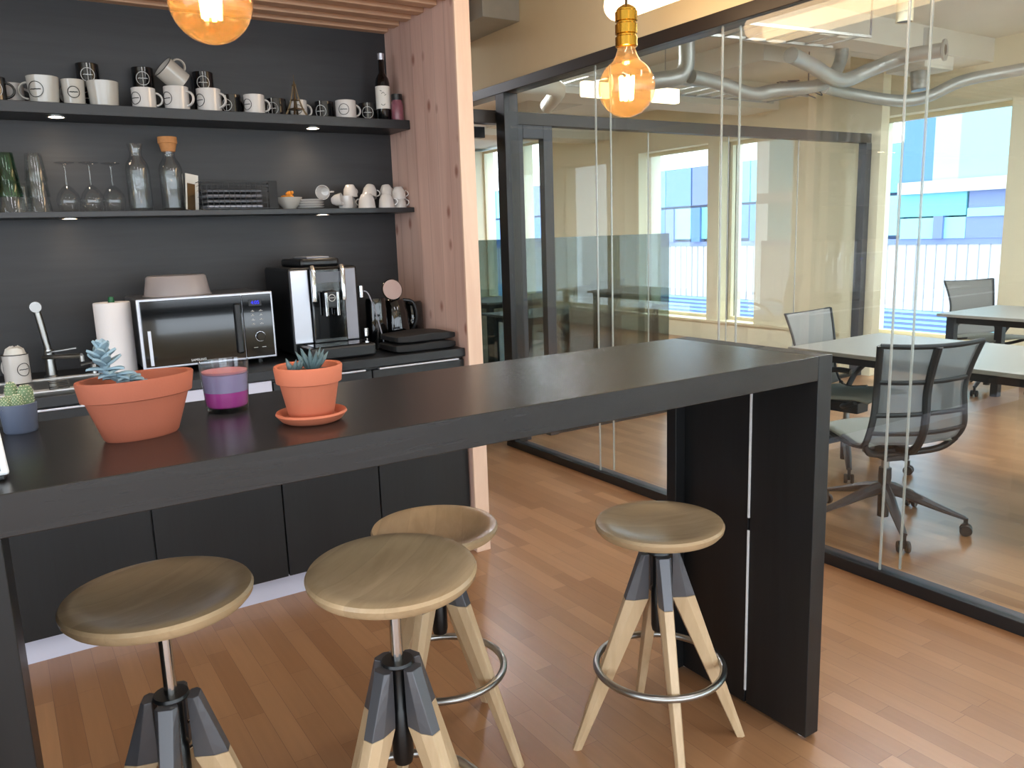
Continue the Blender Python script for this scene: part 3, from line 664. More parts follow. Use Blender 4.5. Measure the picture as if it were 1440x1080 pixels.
# ================================================================= BAR
by0, by1, bz0, bz1 = 1.300, 1.822, 1.032, 1.096
bar = thing('bar_table', 'long black wood bar table in the foreground with slab end panels', 'bar table', (.86, 1.56, 0))
def bb(n, a, b_, m, bev=.0015): return bx(n, (a[0]-.86, a[1]-1.56, a[2]), (b_[0]-.86, b_[1]-1.56, b_[2]), m, bar, bev)
bb('tabletop', (-.088, by0, bz0), (1.7595, by1, bz1), 'bar_black')
bb('end_panel', (1.7605, by0, .012), (1.8155, 1.513, bz1), 'black_veneer_v')
bb('end_panel', (1.7605, 1.5195, .012), (1.8155, by1, bz1), 'black_veneer_v')
bb('panel_connector', (1.7655, 1.505, .55), (1.811, 1.527, .59), 'black_matt')
bb('panel_connector', (1.7655, 1.505, .97), (1.811, 1.527, 1.08), 'black_matt')
bb('panel_connector', (1.7655, 1.505, .02), (1.811, 1.527, .06), 'black_matt')
bb('corner_post', (1.72, 1.775, .012), (1.7595, 1.815, bz0), 'black_veneer_v')
bb('end_panel', (-.144, by0, .012), (-.089, by1, bz1), 'black_veneer_v')
bb('end_panel_lining', (-.088, 1.33, .012), (-.034, 1.80, bz0), 'black_veneer_v')
for z0, z1 in ((.055, .562), (.60, .972)): bb('light_strip', (1.7570, 1.5135, z0), (1.7612, 1.5190, z1), 'pearl', 0)
for x, y in ((1.788, 1.33), (1.788, 1.79), (-.116, 1.33), (-.116, 1.79)):
    bm = BM(); lathe(bm, [(0, 0), (.014, 0), (.012, .013), (0, .013)], 14, T((x-.86, y-1.56, 0))); ob('glide', bm, 'pearl', bar)

# --- oval terracotta planter
t = thing('oval_terracotta_planter', 'large oval terracotta planter with a grey blue succulent on the bar', 'plant pot', (.195, 1.552, bz1), .28)
sy = .60
bm = BM(); lathe(bm, [(0, .003), (.062, 0), (.066, .004), (.090, .072), (.097, .074), (.1025, .106), (.101, .109), (.093, .108), (.088, .09), (.078, .07), (0, .072)], 56, sx=1, sy=sy); ob('pot', bm, 'terracotta_dark', t)
bm = BM(); v = lathe(bm, [(0, .096), (.05, .094), (.086, .091), (.087, .088), (0, .080)], 40, sx=1, sy=sy)
for q in v: q.co.z += random.uniform(-.003, .003)
ob('soil', bm, 'soil', t)
sc = thing('succulent', 'grey blue leafy succulent leaning out of the oval planter', 'succulent', (.152, 1.552, bz1+.092), 0)
bm = BM(); stem = spl([(.045, .0, .0), (.02, 0, .012), (.0, 0, .028), (-.006, 0, .05), (-.004, 0, .066)], 5); tube(bm, stem, .007, 8); ob('stem', bm, 'succulent', sc)
def leaf(bm, base, ang, pitch, L, Wd, th=.004, curl=.25):
    rows = []
    for i in range(7):
        u = i/6; w = Wd*math.sin(PI*min(1, .12+u*.88))**.7*(1 if u < .95 else .3); zz = curl*L*u*u
        row = []
        for s in (-1, -.5, 0, .5, 1): row.append(Vector((u*L, s*w/2, zz+abs(s)*w*.18)))
        rows.append(row)
    Mx = T(base) @ Rz(ang) @ Ry(-pitch)
    top = [[bm.verts.new(Mx @ (p+Vector((0, 0, th*.5)))) for p in r] for r in rows]; bot = [[bm.verts.new(Mx @ (p-Vector((0, 0, th*.5)))) for p in r] for r in rows]
    for i in range(6):
        for j in range(4): bm.faces.new((top[i][j], top[i+1][j], top[i+1][j+1], top[i][j+1])); bm.faces.new((bot[i][j], bot[i][j+1], bot[i+1][j+1], bot[i+1][j]))
        for j in (0, 4): bm.faces.new((top[i][j], bot[i][j], bot[i+1][j], top[i+1][j]))
    for i in (0, 6):
        for j in range(4): bm.faces.new((top[i][j], top[i][j+1], bot[i][j+1], bot[i][j]))
bm = BM(); rnd = random.Random(3)
for k in range(34):
    u = k/33; p = stem[min(len(stem)-1, int(u*(len(stem)-1)))]
    leaf(bm, p+Vector((0, 0, .002)), k*2.399, (.25+.35*u) if u < .25 else (.05+.5*u if u < .85 else .8), .022+.012*math.sin(u*PI), .017, .004, -.15 if u < .6 else .2)
ob('leaves', bm, 'succulent', sc)
# --- small terracotta pot
t = thing('terracotta_pot', 'small round terracotta pot standing in its saucer on the bar', 'plant pot', (.478, 1.462, bz1))
bm = BM(); lathe(bm, [(0, .002), (.048, 0), (.056, .004), (.066, .016), (.064, .020), (.058, .018), (.05, .009), (0, .008)], 48); ob('saucer', bm, 'terracotta', t)
bm = BM(); lathe(bm, [(0, .010), (.038, .009), (.042, .014), (.054, .074), (.060, .076), (.063, .104), (.061, .107), (.055, .105), (.050, .085), (0, .083)], 48); ob('pot', bm, 'terracotta', t)
bm = BM(); lathe(bm, [(0, .096), (.052, .094), (.052, .090), (0, .086)], 32); ob('soil', bm, 'soil', t)
al = thing('haworthia_plant', 'small spiky striped succulent in the round terracotta pot', 'succulent', (.480, 1.462, bz1+.094))
bm = BM()
for cx_, n, L in ((.004, 11, .045), (-.032, 6, .028)):
    for k in range(n):
        a_ = k*2.399; pt = .75+.5*((k*37) % 10)/10
        d_v = Vector((math.cos(a_)*math.cos(pt), math.sin(a_)*math.cos(pt), math.sin(pt)))
        b0 = Vector((cx_, -.006, 0)); tube(bm, [b0, b0+d_v*L*.35+Vector((0, 0, .0)), b0+d_v*L*.75, b0+d_v*L+Vector((0, 0, .004))], [.005, .0065, .004, .0004], 7)
ob('leaves', bm, 'aloe', al)
# --- candle glass
t = thing('candle_glass', 'clear glass tumbler with layered pink and violet candle wax on the bar', 'candle', (.373, 1.668, bz1))
t.scale = (1.02, 1.02, 1.17)
bm = BM(); lathe(bm, [(0, 0), (.037, 0), (.040, .004), (.047, .086), (.0475, .088), (.0455, .087), (.040, .012), (.036, .008), (0, .007)], 40); ob('glass', bm, 'glass_candle', t)
bm = BM(); lathe(bm, [(0, .0085), (.037, .010), (.0395, .014), (.0415, .036), (0, .036)], 36); ob('magenta_wax', bm, 'wax_pink', t)['label'] = 'magenta wax layer'
P('wax_violet', '#9c92b4', .5); bm = BM(); lathe(bm, [(0, .0362), (.0415, .0362), (.0438, .066), (.04, .0675), (0, .067)], 36); ob('violet_wax', bm, 'wax_violet', t)['label'] = 'pale violet wax layer'
bm = BM(); lathe(bm, [(0, .0678), (.0425, .0678), (.0435, .071), (0, .0705)], 36); ob('wax_surface', bm, 'wax_top', t)
# --- cactus in blue pot
t = thing('blue_pot', 'slate blue round pot with a cactus at the left end of the bar', 'plant pot', (.013, 1.745, bz1))
t.scale = (.86, .86, .9)
bm = BM(); lathe(bm, [(0, .002), (.030, 0), (.033, .004), (.037, .060), (.036, .061), (.034, .059), (.031, .045), (0, .044)], 36); ob('pot', bm, 'pot_blue', t)
bm = BM(); lathe(bm, [(0, .053), (.0335, .051), (.0335, .048), (0, .046)], 24); ob('soil', bm, 'soil', t)
cc = thing('cactus', 'clustered spiny green cactus in the slate blue pot', 'cactus', (.013, 1.745, bz1+.045))
cc.scale = (.86, .86, .88)
bmb = BM(); bms = BM(); rnd = random.Random(5)
for cx_, cy_, R, H in ((.017, -.004, .0155, .050), (-.008, .004, .013, .058), (-.019, -.012, .013, .030), (.0, -.016, .012, .033)):
    n = 14; prof = [(0, 0)]+[(R*math.sin(PI*min(1, .25+.75*u)) if u > .33 else R*(.8+.2*u/.33), H*u) for u in [i/10 for i in range(1, 10)]]+[(0, H)]
    prof = [(0, 0)]+[(R*(1-.0*u) if u < .6 else R*math.sqrt(max(0, 1-((u-.6)/.4)**2)), H*u) for u in [i/12 for i in range(0, 12)]]+[(0, H)]
    lathe(bmb, prof, 20, T((cx_, cy_, 0)))
    for i in range(9):
        u = (i+.5)/9; rr = R if u < .6 else R*math.sqrt(max(0, 1-((u-.6)/.4)**2))
        for j in range(11):
            th = 2*PI*(j+.5*(i % 2))/11; c0 = Vector((cx_+rr*math.cos(th), cy_+rr*math.sin(th), H*u)); nrm = Vector((math.cos(th), math.sin(th), .5 if u > .6 else 0)).normalized()
            lathe(bms, [(0, -.0012), (.0016, 0), (0, .0014)], 5, T(c0))
ob('cactus_body', bmb, 'cactus', cc); ob('spine_tufts', bms, 'cactus_spine', cc)
# --- tablet leaning at the left edge
t = thing('tablet_stand', 'white edged tablet standing upright at the left end of the bar', 'tablet', (-.056, 1.395, bz1), 0, rot=(0, math.radians(-4), math.radians(-14)))
bx('casing', (-.05, -.004, .004), (.045, .006, .165), 'pearl', t, .004); bx('foot', (-.04, -.012, 0), (.04, .018, .004), 'black_plastic', t, .001)
bx('screen', (-.044, -.0055, .012), (.036, -.0042, .155), 'black_gloss', t)

# ================================================================= STOOLS
def stool(lab, x, y, sz, yaw, leaf_rot=0, tilt=0):
    t = thing('bar_stool', lab, 'bar stool', (x, y, 0), yaw, 'round wooden bar stools')
    bm = BM(); R = .172
    lathe(bm, [(0, -.030), (.13, -.030), (R-.010, -.027), (R-.002, -.018), (R, -.008), (R-.004, -.001), (R-.016, .0), (R-.026, -.001), (.132, -.004), (.115, -.009), (.09, -.013), (.05, -.016), (0, -.017)], 72)
    so = ob('seat', bm, 'oak_seat', t, loc=(0, 0, sz)); so.rotation_euler = (Rz(-yaw) @ Matrix.Rotation(tilt, 4, Vector((y, -x, 0))) @ Rz(leaf_rot)).to_euler()
    bm = BM(); lathe(bm, [(0, -.036), (.06, -.036), (.06, -.0302), (0, -.0302)], 24); ob('seat_plate', bm, 'frame_black', t, loc=(0, 0, sz))
    bm = BM(); lathe(bm, [(0, .38), (.0125, .38), (.0125, sz-.031), (0, sz-.031)], 20); ob('chrome_post', bm, 'chrome', t)
    bm = BM(); lathe(bm, [(0, .345), (.019, .345), (.022, .36), (.022, .47), (.018, .475), (.020, .565), (.032, .568), (.034, .572), (.032, .578), (.014, .579), (0, .579)], 24); ob('sleeve', bm, 'black_plastic', t)
    bm = BM(); tube(bm, [(.02, .02, .50), (.034, .034, .50), (.034, .034, .535)], .004, 8); tube(bm, [(.012, .018, .44), (.03, .05, .437)], .004, 8); ob('height_lever', bm, 'chrome', t)
    for k in range(4):
        th = k*PI/2; M_ = Rz(th)
        def sec(u):   # u=0 foot ... 1 top ; returns centre radius, z, tangential half, radial half
            z = .572*u; ro = .248-.195*u; ri = .224-.192*min(1, u/.78)
            return (ro+ri)/2, z, .0125+.009*u, (ro-ri)/2
        def seg(u0, u1, n=4):
            bm = BM(); rings = []
            for i in range(n+1):
                u = u0+(u1-u0)*i/n; rc, z, tw, rw = sec(u); zt = 0
                pts = [(rc+rw, -tw*.62), (rc+rw, tw*.62), (rc+rw*.2, tw), (rc-rw, tw*.8), (rc-rw, -tw*.8), (rc+rw*.2, -tw)]
                rings.append([bm.verts.new(M_ @ Vector((px, py, z - (px-rc)*.0))) for px, py in pts])
            for a_, b__ in zip(rings, rings[1:]):
                for i in range(6): bm.faces.new((a_[i], a_[(i+1) % 6], b__[(i+1) % 6], b__[i]))
            bm.faces.new(rings[0][::-1]); bm.faces.new(rings[-1]); return bm
        lg = ob('leg', seg(0, .775), 'oak_leg', t, smooth=False, bevel=.0015)
        ob('leg_cap', seg(.776, 1.0), 'cap_grey', lg, smooth=False, bevel=.0012)
    bm = BM(); rr = .174; tube(bm, [(rr*math.cos(2*PI*k/64), rr*math.sin(2*PI*k/64), .24) for k in range(64)], .010, 12, closed=True); ob('foot_ring', bm, 'steel', t)
    return t
D_ = math.radians
s0 = stool('raised wooden bar stool nearest the left end of the bar, with dished seat', .193, 1.575, .790, D_(-22), D_(25))
stool('wooden bar stool in the middle foreground overlapping the stool behind it', .606, 1.430, .780, D_(22), D_(35), D_(3))
stool('low wooden bar stool half hidden behind the middle stool', .931, 1.883, .660, D_(30), D_(60))
stool('low wooden bar stool with shiny seat next to the right end panel', 1.430, 1.537, .660, D_(-28), D_(-30))

# ================================================================= PENDANTS
def bulb(lab, x, y, z):
    t = thing('pendant_bulb', lab, 'pendant lamp', (x, y, z), 0, 'amber globe pendant bulbs')
    bm = BM(); R = .0625
    prof = [(0, -R)]+[(R*math.sin(PI*k/24), -R*math.cos(PI*k/24)) for k in range(1, 21)]+[(.0245, .066), (.0205, .078), (.019, .088)]
    lathe(bm, prof, 48); ob('glass_globe', bm, 'amber', t)
    bm = BM()
    for k in range(6): a_ = k*PI/3; tube(bm, [(.012*math.cos(a_), .012*math.sin(a_), -.026), (.015*math.cos(a_), .015*math.sin(a_), .024)], .0036, 6)
    ob('filament', bm, 'filament', t)
    bm = BM(); lathe(bm, [(0, .02), (.004, .02), (.005, .06), (.012, .085), (0, .086)], 14); ob('glass_stem', bm, 'glass_candle', t)
    bm = BM(); pr = [(0, .084), (.021, .084)]
    for k in range(3): z0 = .086+k*.026; pr += [(.0245, z0), (.0245, z0+.019), (.0215, z0+.021), (.0215, z0+.024)]
    pr += [(.018, .166), (.008, .172), (0, .173)]
    lathe(bm, pr, 32); ob('brass_socket', bm, 'brass', t)
    bm = BM(); tube(bm, [(0, 0, .17), (0, 0, 3.0-z)], .0032, 8); ob('cord', bm, 'bronze', t)
    ld = bpy.data.lights.new('bulb_light', 'POINT'); ld.energy = 8; ld.color = (1, .66, .36); ld.shadow_soft_size = .016
    lo = bpy.data.objects.new('bulb_light', ld); C.objects.link(lo); lo.location = (x, y, z)
bulb('amber globe bulb with brass socket hanging over the right part of the bar', 1.237, 1.434, 1.740)
bulb('amber globe bulb cut off by the top edge above the left part of the bar', .338, 1.360, 1.797)
t = thing('tube_pendant', 'long glowing tube lamp hanging near the top edge of the glass wall', 'tube lamp', (2.43, 2.18, 2.387))
bm = BM(); L_ = .75; R = .065
v = lathe(bm, [(0, -L_)]+[(R*math.sin(PI/2*k/6), -L_+R*(1-math.cos(PI/2*k/6))) for k in range(1, 7)]+[(R*math.cos(PI/2*k/6), L_-R+R*math.sin(PI/2*k/6)) for k in range(0, 6)]+[(0, L_)], 28, Rx(PI/2)); ob('tube_shade', bm, 'tube_glow', t)
bm = BM(); [tube(bm, [(0, y, R-.003), (0, y, 3.0-2.387)], .0015, 6) for y in (-.5, .5)]; ob('suspension_wires', bm, 'steel', t)
t2 = dup(t, (.2, -2.2, 2.5), 0, 'unseen tube lamp copy added behind the camera to light the lounge')  # out-of-view copy of the tube, added for extra light

# ================================================================= OFFICE
# metal cable box over the rail
t = thing('cable_tray', 'grey galvanised duct box fixed to the cream wall above the pine panel', 'cable tray', (2.72, 4.6, 2.80))
bm = BM(); box(bm, (-.12, -.32, -.12), (.139, .45, .12)); ob('duct_box', bm, 'galv', t, smooth=False, bevel=.004)
bm = BM(); lathe(bm, [(0, 0), (.03, 0), (.03, .012), (0, .012)], 20, T((-.12, .0, .03)) @ Ry(-PI/2)); ob('round_port', bm, 'frame_black', t)
bm = BM(); box(bm, (-.15, -.34, .12), (.12, .46, .14)); box(bm, (-.13, -.16, -.12), (-.115, -.145, .13)); ob('bracket', bm, 'cap_grey', t, smooth=False)
bx('warning_sticker', (-.122, .12, -.09), (-.12, .17, -.06), 'red_tag', t)
# ducts and pipes below the ceiling
def pipe(lab, pts, r, name='ventilation_pipe', flange=False):
    bm = BM(); tube(bm, spl(pts, 5), r, 20); o = ob(name, bm, 'galv')
    tag(o, lab, 'ventilation pipe', 'galvanised pipes under the office ceiling')
    return o
p1 = pipe('thick galvanised pipe with an open flanged end nearest the glass', [(5.0, 4.02, 2.62), (5.35, 4.12, 2.60), (5.75, 4.15, 2.52), (6.0, 4.08, 2.60), (6.12, 3.95, 2.66), (6.16, 3.84, 2.68), (6.22, 3.62, 2.68)], .055)
bm = BM(); Mx = T((6.22, 3.62, 2.68)) @ Matrix(((0, 0, .263, 0), (0, 0, -.965, 0), (0, 1, 0, 0), (0, 0, 0, 1)))
vv = Vector((.27, -.963, 0)); q = vv.to_track_quat('Z', 'Y').to_matrix().to_4x4()
lathe(bm, [(.04, -.012), (.078, -.012), (.078, .004), (.04, .004)], 28, T((6.225, 3.60, 2.68)) @ q, close=True); o = ob('flange', bm, 'galv', p1)
bm = BM(); lathe(bm, [(0, .001), (.04, .001)], 24, T((6.225, 3.60, 2.68)) @ q); ob('dark_opening', bm, 'frame_black', p1)
pipe('galvanised pipe dropping from the ceiling and bending behind the amber bulb', [(4.47, 4.52, 2.98), (4.47, 4.52, 2.80), (4.47, 4.54, 2.56), (4.30, 4.60, 2.50), (3.95, 4.75, 2.48)], .06)
pipe('galvanised pipe running right from the drop pipe in a shallow zigzag', [(4.50, 4.50, 2.52), (4.80, 4.52, 2.50), (5.15, 4.50, 2.44), (5.35, 4.46, 2.47), (5.75, 4.32, 2.52), (5.95, 4.30, 2.7), (5.96, 4.30, 2.95)], .05)
pipe('long galvanised pipe sweeping to the right edge in front of the window', [(5.9, 4.40, 2.52), (6.2, 4.36, 2.48), (6.55, 4.18, 2.42), (6.75, 4.04, 2.44), (6.95, 3.86, 2.55), (7.2, 3.62, 2.60), (7.4, 3.2, 2.63), (7.5, 2.6, 2.66)], .048)
pipe('short galvanised drop joining the sweeping pipe by the window', [(6.72, 4.10, 2.98), (6.72, 4.10, 2.7), (6.72, 4.08, 2.5)], .07)
t = thing('ceiling_diffuser_box', 'pale square air box under the ceiling above the right window', 'air box', (6.75, 4.12, 2.70)); bx('box_body', (-.2, -.17, -.05), (.22, .17, .06), 'ceiling_office', t, .005)
def tray(lab, a_, b_, w=.16):
    t = thing('cable_ladder', lab, 'cable ladder', a_, 0, 'cable ladders under the office ceiling'); A = Vector((0, 0, 0)); Bv = Vector(b_)-Vector(a_); d = Bv.normalized(); s = d.cross(Vector((0, 0, 1))).normalized()*w
    bm = BM()
    for q in (-1, 1): tube(bm, [s*q, Bv+s*q], .012, 4)
    ob('side_rails', bm, 'galv', t); bm = BM(); n = int(Bv.length/.18)
    for k in range(n): p = Bv*(k+.5)/n; tube(bm, [p-s, p+s], .008, 4)
    ob('rungs', bm, 'galv', t)
    bm = BM(); tube(bm, [A+s, A+s+Vector((0, 0, 2.99-a_[2]))], .006, 6); tube(bm, [Bv+s, Bv+s+Vector((0, 0, 2.99-b_[2]))], .006, 6); ob('hangers', bm, 'cap_grey', t)
tray('cable ladder crossing behind the hanging bulb', (3.25, 3.9, 2.66), (5.3, 3.75, 2.68))
tray('cable ladder over the second partition', (3.2, 5.3, 2.6), (6.6, 5.3, 2.6), .2)
t = thing('cable_bundle', 'tangle of loose dark cables near the ceiling left of the right window', 'cables', (5.9, 4.62, 2.52)); bm = BM(); rnd = random.Random(2)
for k in range(5): tube(bm, spl([(rnd.uniform(-.3, .3), rnd.uniform(-.08, .08), rnd.uniform(-.03, .10)) for _ in range(5)], 5), .005, 6)
ob('cables', bm, 'cap_grey', t)
for k, (x, y, z, lab) in enumerate(((5.45, 3.45, 2.84, 'white cylindrical ceiling spotlight left of the double joint'), (7.1, 3.35, 2.84, 'white cylindrical ceiling spotlight above the right window'))):
    t = thing('ceiling_spotlight', lab, 'spotlight', (x, y, z), 0, 'cylindrical ceiling spotlights'); bm = BM(); lathe(bm, [(.05, -.08), (.055, -.08), (.055, .16), (0, .16)], 24); ob('cylinder', bm, 'cream_gloss', t)
    bm = BM(); lathe(bm, [(0, -.075), (.05, -.075)], 24); ob('lens', bm, 'frame_black', t)
for x, y, s, lab in ((3.93, 4.9, 0, 'warm white lamp panel seen just left of the hanging bulb'), (4.62, 4.9, 0, 'warm white lamp panel seen just right of the hanging bulb')):
    t = thing('lamp_panel', lab, 'lamp', (x, y, 2.45), 0, 'warm white lamp panels'); bx('shade', (-.13, -.03, -.05), (.13, .03, .06), 'lamp_panel', t, .01); bm = BM(); tube(bm, [(0, 0, .06), (0, 0, .54)], .004, 6); ob('rod', bm, 'steel', t)
bm = BM(); tube(bm, spl([(2.97, 4.75, 2.42), (3.3, 4.9, 2.45), (3.8, 5.2, 2.5), (4.2, 5.9, 2.5)], 5), .06, 16); o = ob('insulated_duct', bm, 'ceiling_office'); tag(o, 'pale insulated duct beyond the second partition', 'duct')

# desks
def desk(lab, x0, y0, x1, y1, z=.735):
    t = thing('office_desk', lab, 'desk', (x0, y0, 0), 0, 'grey topped office desks'); w = x1-x0; d = y1-y0
    bx('desktop', (0, 0, z-.022), (w, d, z), 'desk_top', t, .003)
    bx('frame_beam', (.08, .1, z-.075), (w-.08, d-.1, z-.024), 'desk_dark', t, .003)
    for x in (.05, w-.11):
        for y in (.05, d-.11):
            bx('leg', (x, y, 0), (x+.06, y+.06, z-.024), 'desk_dark', t, .003)
    return t
desk('long pale grey desk close behind the glass wall', 3.84, .9, 4.72, 3.05)
desk('pale grey desk by the right window with black frame', 5.98, 1.6, 6.85, 3.40)
desk('dark desk seen through the tinted reflection sheet', 3.7, 5.6, 5.3, 6.3)
desk('far desk behind the tinted reflection sheet', 4.3, 7.2, 6.2, 7.9)
# tinted glass sheet standing in for a dark reflection, behind the second partition
t = thing('tinted_reflection_sheet', 'grey tinted glass sheet added in place of a dark reflection behind the partition', 'screen', (3.56, 4.95, 0))
bx('glass_sheet', (-1.0, -.004, .06), (1.15, .004, 1.395), 'reflection_glass', t); bx('base_rail', (-1.0, -.03, 0), (1.15, .03, .06), 'chair_base', t)

def chair(lab, x, y, yaw, arms=False, solid=False, k_=1.0):
    t = thing('office_chair', lab, 'office chair', (x, y, 0), yaw, 'mesh office chairs')
    # side profile (y, z, half width): front of seat -> under -> up the back. faces +Y
    prof = [(.24, .455, .215), (.16, .468, .22), (.0, .455, .225), (-.10, .44, .225), (-.165, .455, .228), (-.205, .52, .232), (-.215, .60, .222), (-.215, .70, .215), (-.235, .80, .225), (-.27, .915, .245)]
    P3 = spl([Vector((w, y_, z_)) for y_, z_, w in prof], 4)
    fm = 'chair_frame'
    nseat = 16
    for s in (-1, 1):
        bm = BM(); pts = [(p.x*s, p.y, p.z) for p in P3[8:]]; tube(bm, pts, .007 if solid else .011, 8, r2=.009 if solid else .016, up=(1, 0, 0)); ob('side_frame', bm, fm, t)
    def surf(i0, i1, mat, nm, bulge, th=0):
        bm = BM(); rows = []
        for i in range(i0, i1+1):
            p = P3[i]; nxt = P3[min(i+1, len(P3)-1)]; prv = P3[max(i-1, 0)]; tg = Vector((0, nxt.y-prv.y, nxt.z-prv.z)).normalized(); nr = Vector((0, tg.z, -tg.y))
            rows.append([bm.verts.new(Vector((p.x*u, p.y, p.z)) - nr*bulge*(1-u*u)) for u in [j/6-1 for j in range(13)]])
        for a_, b__ in zip(rows, rows[1:]):
            for j in range(12): bm.faces.new((a_[j], a_[j+1], b__[j+1], b__[j]))
        o = ob(nm, bm, mat, t); m = o.modifiers.new('s', 'SOLIDIFY'); m.thickness = th or .002; return o
    surf(0, 16, 'mesh_seat', 'seat', -.018, .014)
    surf(17, len(P3)-1, 'chair_grey' if solid else 'mesh_back', 'back_mesh', .03)
    def strap(i, r=.008, r2=.011):
        p = P3[i]; nxt = P3[min(i+1, len(P3)-1)]; prv = P3[i-1]; tg = Vector((0, nxt.y-prv.y, nxt.z-prv.z)).normalized(); nr = Vector((0, tg.z, -tg.y)); bm = BM()
        tube(bm, [Vector((p.x*u, p.y, p.z))-nr*(.034*(1-u*u)+.004) for u in [j/6-1 for j in range(13)]], r, 8, r2=r2, up=tuple(tg)); return bm
    ob('top_rail', strap(len(P3)-1, .006 if solid else .009, .007 if solid else .012), fm, t)
    if not solid:
        for i in (20, 24, 30): ob('back_strap', strap(i, .006, .011), fm, t)
        bm = BM(); pts = []
        for i in range(15, len(P3)): p = P3[i]; nxt = P3[min(i+1, len(P3)-1)]; prv = P3[i-1]; tg = Vector((0, nxt.y-prv.y, nxt.z-prv.z)).normalized(); nr = Vector((0, tg.z, -tg.y)); pts.append(Vector((0, p.y, p.z))-nr*.043)
        pts = [Vector((0, -.02, .405)), Vector((0, -.10, .395))]+pts
        tube(bm, pts, .018, 8)
        ob('spine', bm, fm, t)
    bm = BM(); tube(bm, spl([(-.228, -.17, .46), (-.17, -.13, .40), (0, -.08, .375), (.17, -.13, .40), (.228, -.17, .46)], 5), .013, 8, r2=.016); ob('lower_yoke', bm, fm, t)
    bm = BM(); tube(bm, spl([(-.20, .16, .44), (-.14, .05, .395), (0, 0, .38), (.14, .05, .395), (.20, .16, .44)], 4), .014, 8); box(bm, (-.06, -.09, .34), (.06, .10, .405)); ob('seat_carrier', bm, fm, t, bevel=.006)
    bm = BM(); lathe(bm, [(0, .28), (.018, .28), (.018, .345), (0, .345)], 16); ob('gas_lift', bm, 'steel', t)
    bm = BM(); lathe(bm, [(0, .045), (.026, .045), (.028, .22), (.030, .235), (.028, .285), (0, .286)], 20); ob('column', bm, 'chair_frame', t)
    for k in range(5):
        a_ = 2*PI*k/5+.58; M_ = Rz(a_); bm = BM()
        tube(bm, [M_ @ Vector(p) for p in ((.02, 0, .185), (.10, 0, .165), (.23, 0, .118), (.345, 0, .080))], [.024, .024, .021, .016], 8, r2=[.030, .026, .017, .009]); lg = ob('base_leg', bm, 'chair_base', t)
        bm = BM()
        for s in (-.017, .017): lathe(bm, [(0, -.009), (.024, -.009), (.0265, -.005), (.0265, .005), (.024, .009), (0, .009)], 20, M_ @ T((.350, s, .027)) @ Rx(PI/2))
        box(bm, (.338, -.008, .02), (.356, .008, .082), M_); ob('caster', bm, 'chair_frame', lg)
    if arms:
        for s in (-1, 1):
            bm = BM(); tube(bm, spl([(s*.225, -.12, .44), (s*.27, -.10, .52), (s*.275, -.03, .59), (s*.27, .07, .628), (s*.265, .16, .625)], 5), .013, 8, r2=.02); ob('armrest', bm, fm, t)
    return t
chair('grey mesh office chair seen from behind right next to the glass wall', 3.455, 2.165, math.atan2(.92, .38)-PI/2)
chair('office chair with armrests at the end of the near desk, half under it', 4.16, 2.87, PI+.10, True, True)
chair('grey backed office chair behind the desk by the right window', 6.98, 3.50, PI-.35, True, True)
chair('dark office chair at the left behind the tinted reflection sheet', 4.1, 5.42, 0, True)
chair('dark office chair in the middle behind the tinted reflection sheet', 4.9, 6.6, .3, True)
chair('dark office chair at the far desk behind the tinted reflection sheet', 5.5, 7.0, .1, True)

# ================================================================= OUTSIDE
XB = 25.0
Rm = M3.transposed()
def ypx(px, py):   # facade coordinates come from a survey of the view; returns (Y, z) on the facade plane
    d = M3 @ Vector(((px-720)/f_px, -(py-540)/f_px, -1)); k = XB/d.x; return d.y*k, 1.43+d.z*k
b1 = thing('office_building', 'blue and cyan panelled office building across the street', 'building', (XB, 0, -6))
def fb(name, y0, y1, z0, z1, mat, dx=0.0, th=.3): return bx(name, (-dx, y0, z0+6), (th-dx, y1, z1+6), mat, b1)
bx('wing_low', (.4, 15.6, 0), (8, 60, 9.9), 'fac_blue', b1); bx('wing_high', (.4, -12, 0), (8, 15.6, 16), 'fac_cyan', b1)
ZT, ZB = .68, -1.42
bm = BM()
y = -12
box(bm, (.1, -12, ZB+6), (.4, 60, ZT+6))
ob('corrugated_skirt', bm, 'fac_white', b1, smooth=False)
bm = BM(); y = -12
while y < 60: box(bm, (.07, y, ZB+6), (.1, y+.022, ZT+6)); y += .33
sk = ob('skirt_ribs', bm, 'fac_line', b1, smooth=False)
fb('base_strip', -12, 60, ZT, ZT+.18, 'fac_lav', -.05)
# right-hand part (seen through the right window), y about 12.5..15.4
fb('white_band', -12, 15.6, 2.25, 2.62, 'fac_white', .25)
fb('upper_panel', 13.8, 14.6, 2.62, 7, 'fac_pale', .02); fb('upper_panel', 14.6, 15.6, 2.62, 7, 'fac_blue', .02); fb('upper_panel', 12.0, 13.8, 2.62, 7, 'fac_cyan2', .02)
fb('panel', 13.5, 15.6, 1.55, 2.25, 'fac_cyan', .02); fb('glazing', 12.0, 13.45, 1.75, 2.25, 'fac_lav', -.02); fb('panel', 12.0, 13.45, 1.5, 1.75, 'fac_cyan2', .04)
fb('glazing', 12.0, 13.5, ZT+.18, 1.5, 'fac_lav', -.02); fb('glazing', 13.5, 14.15, ZT+.18, 1.5, 'fac_cyan2', .0); fb('pier', 14.15, 14.45, ZT+.18, 1.55, 'fac_lav', .1); fb('glazing', 14.45, 15.6, ZT+.18, 1.5, 'fac_cyan2', .0)
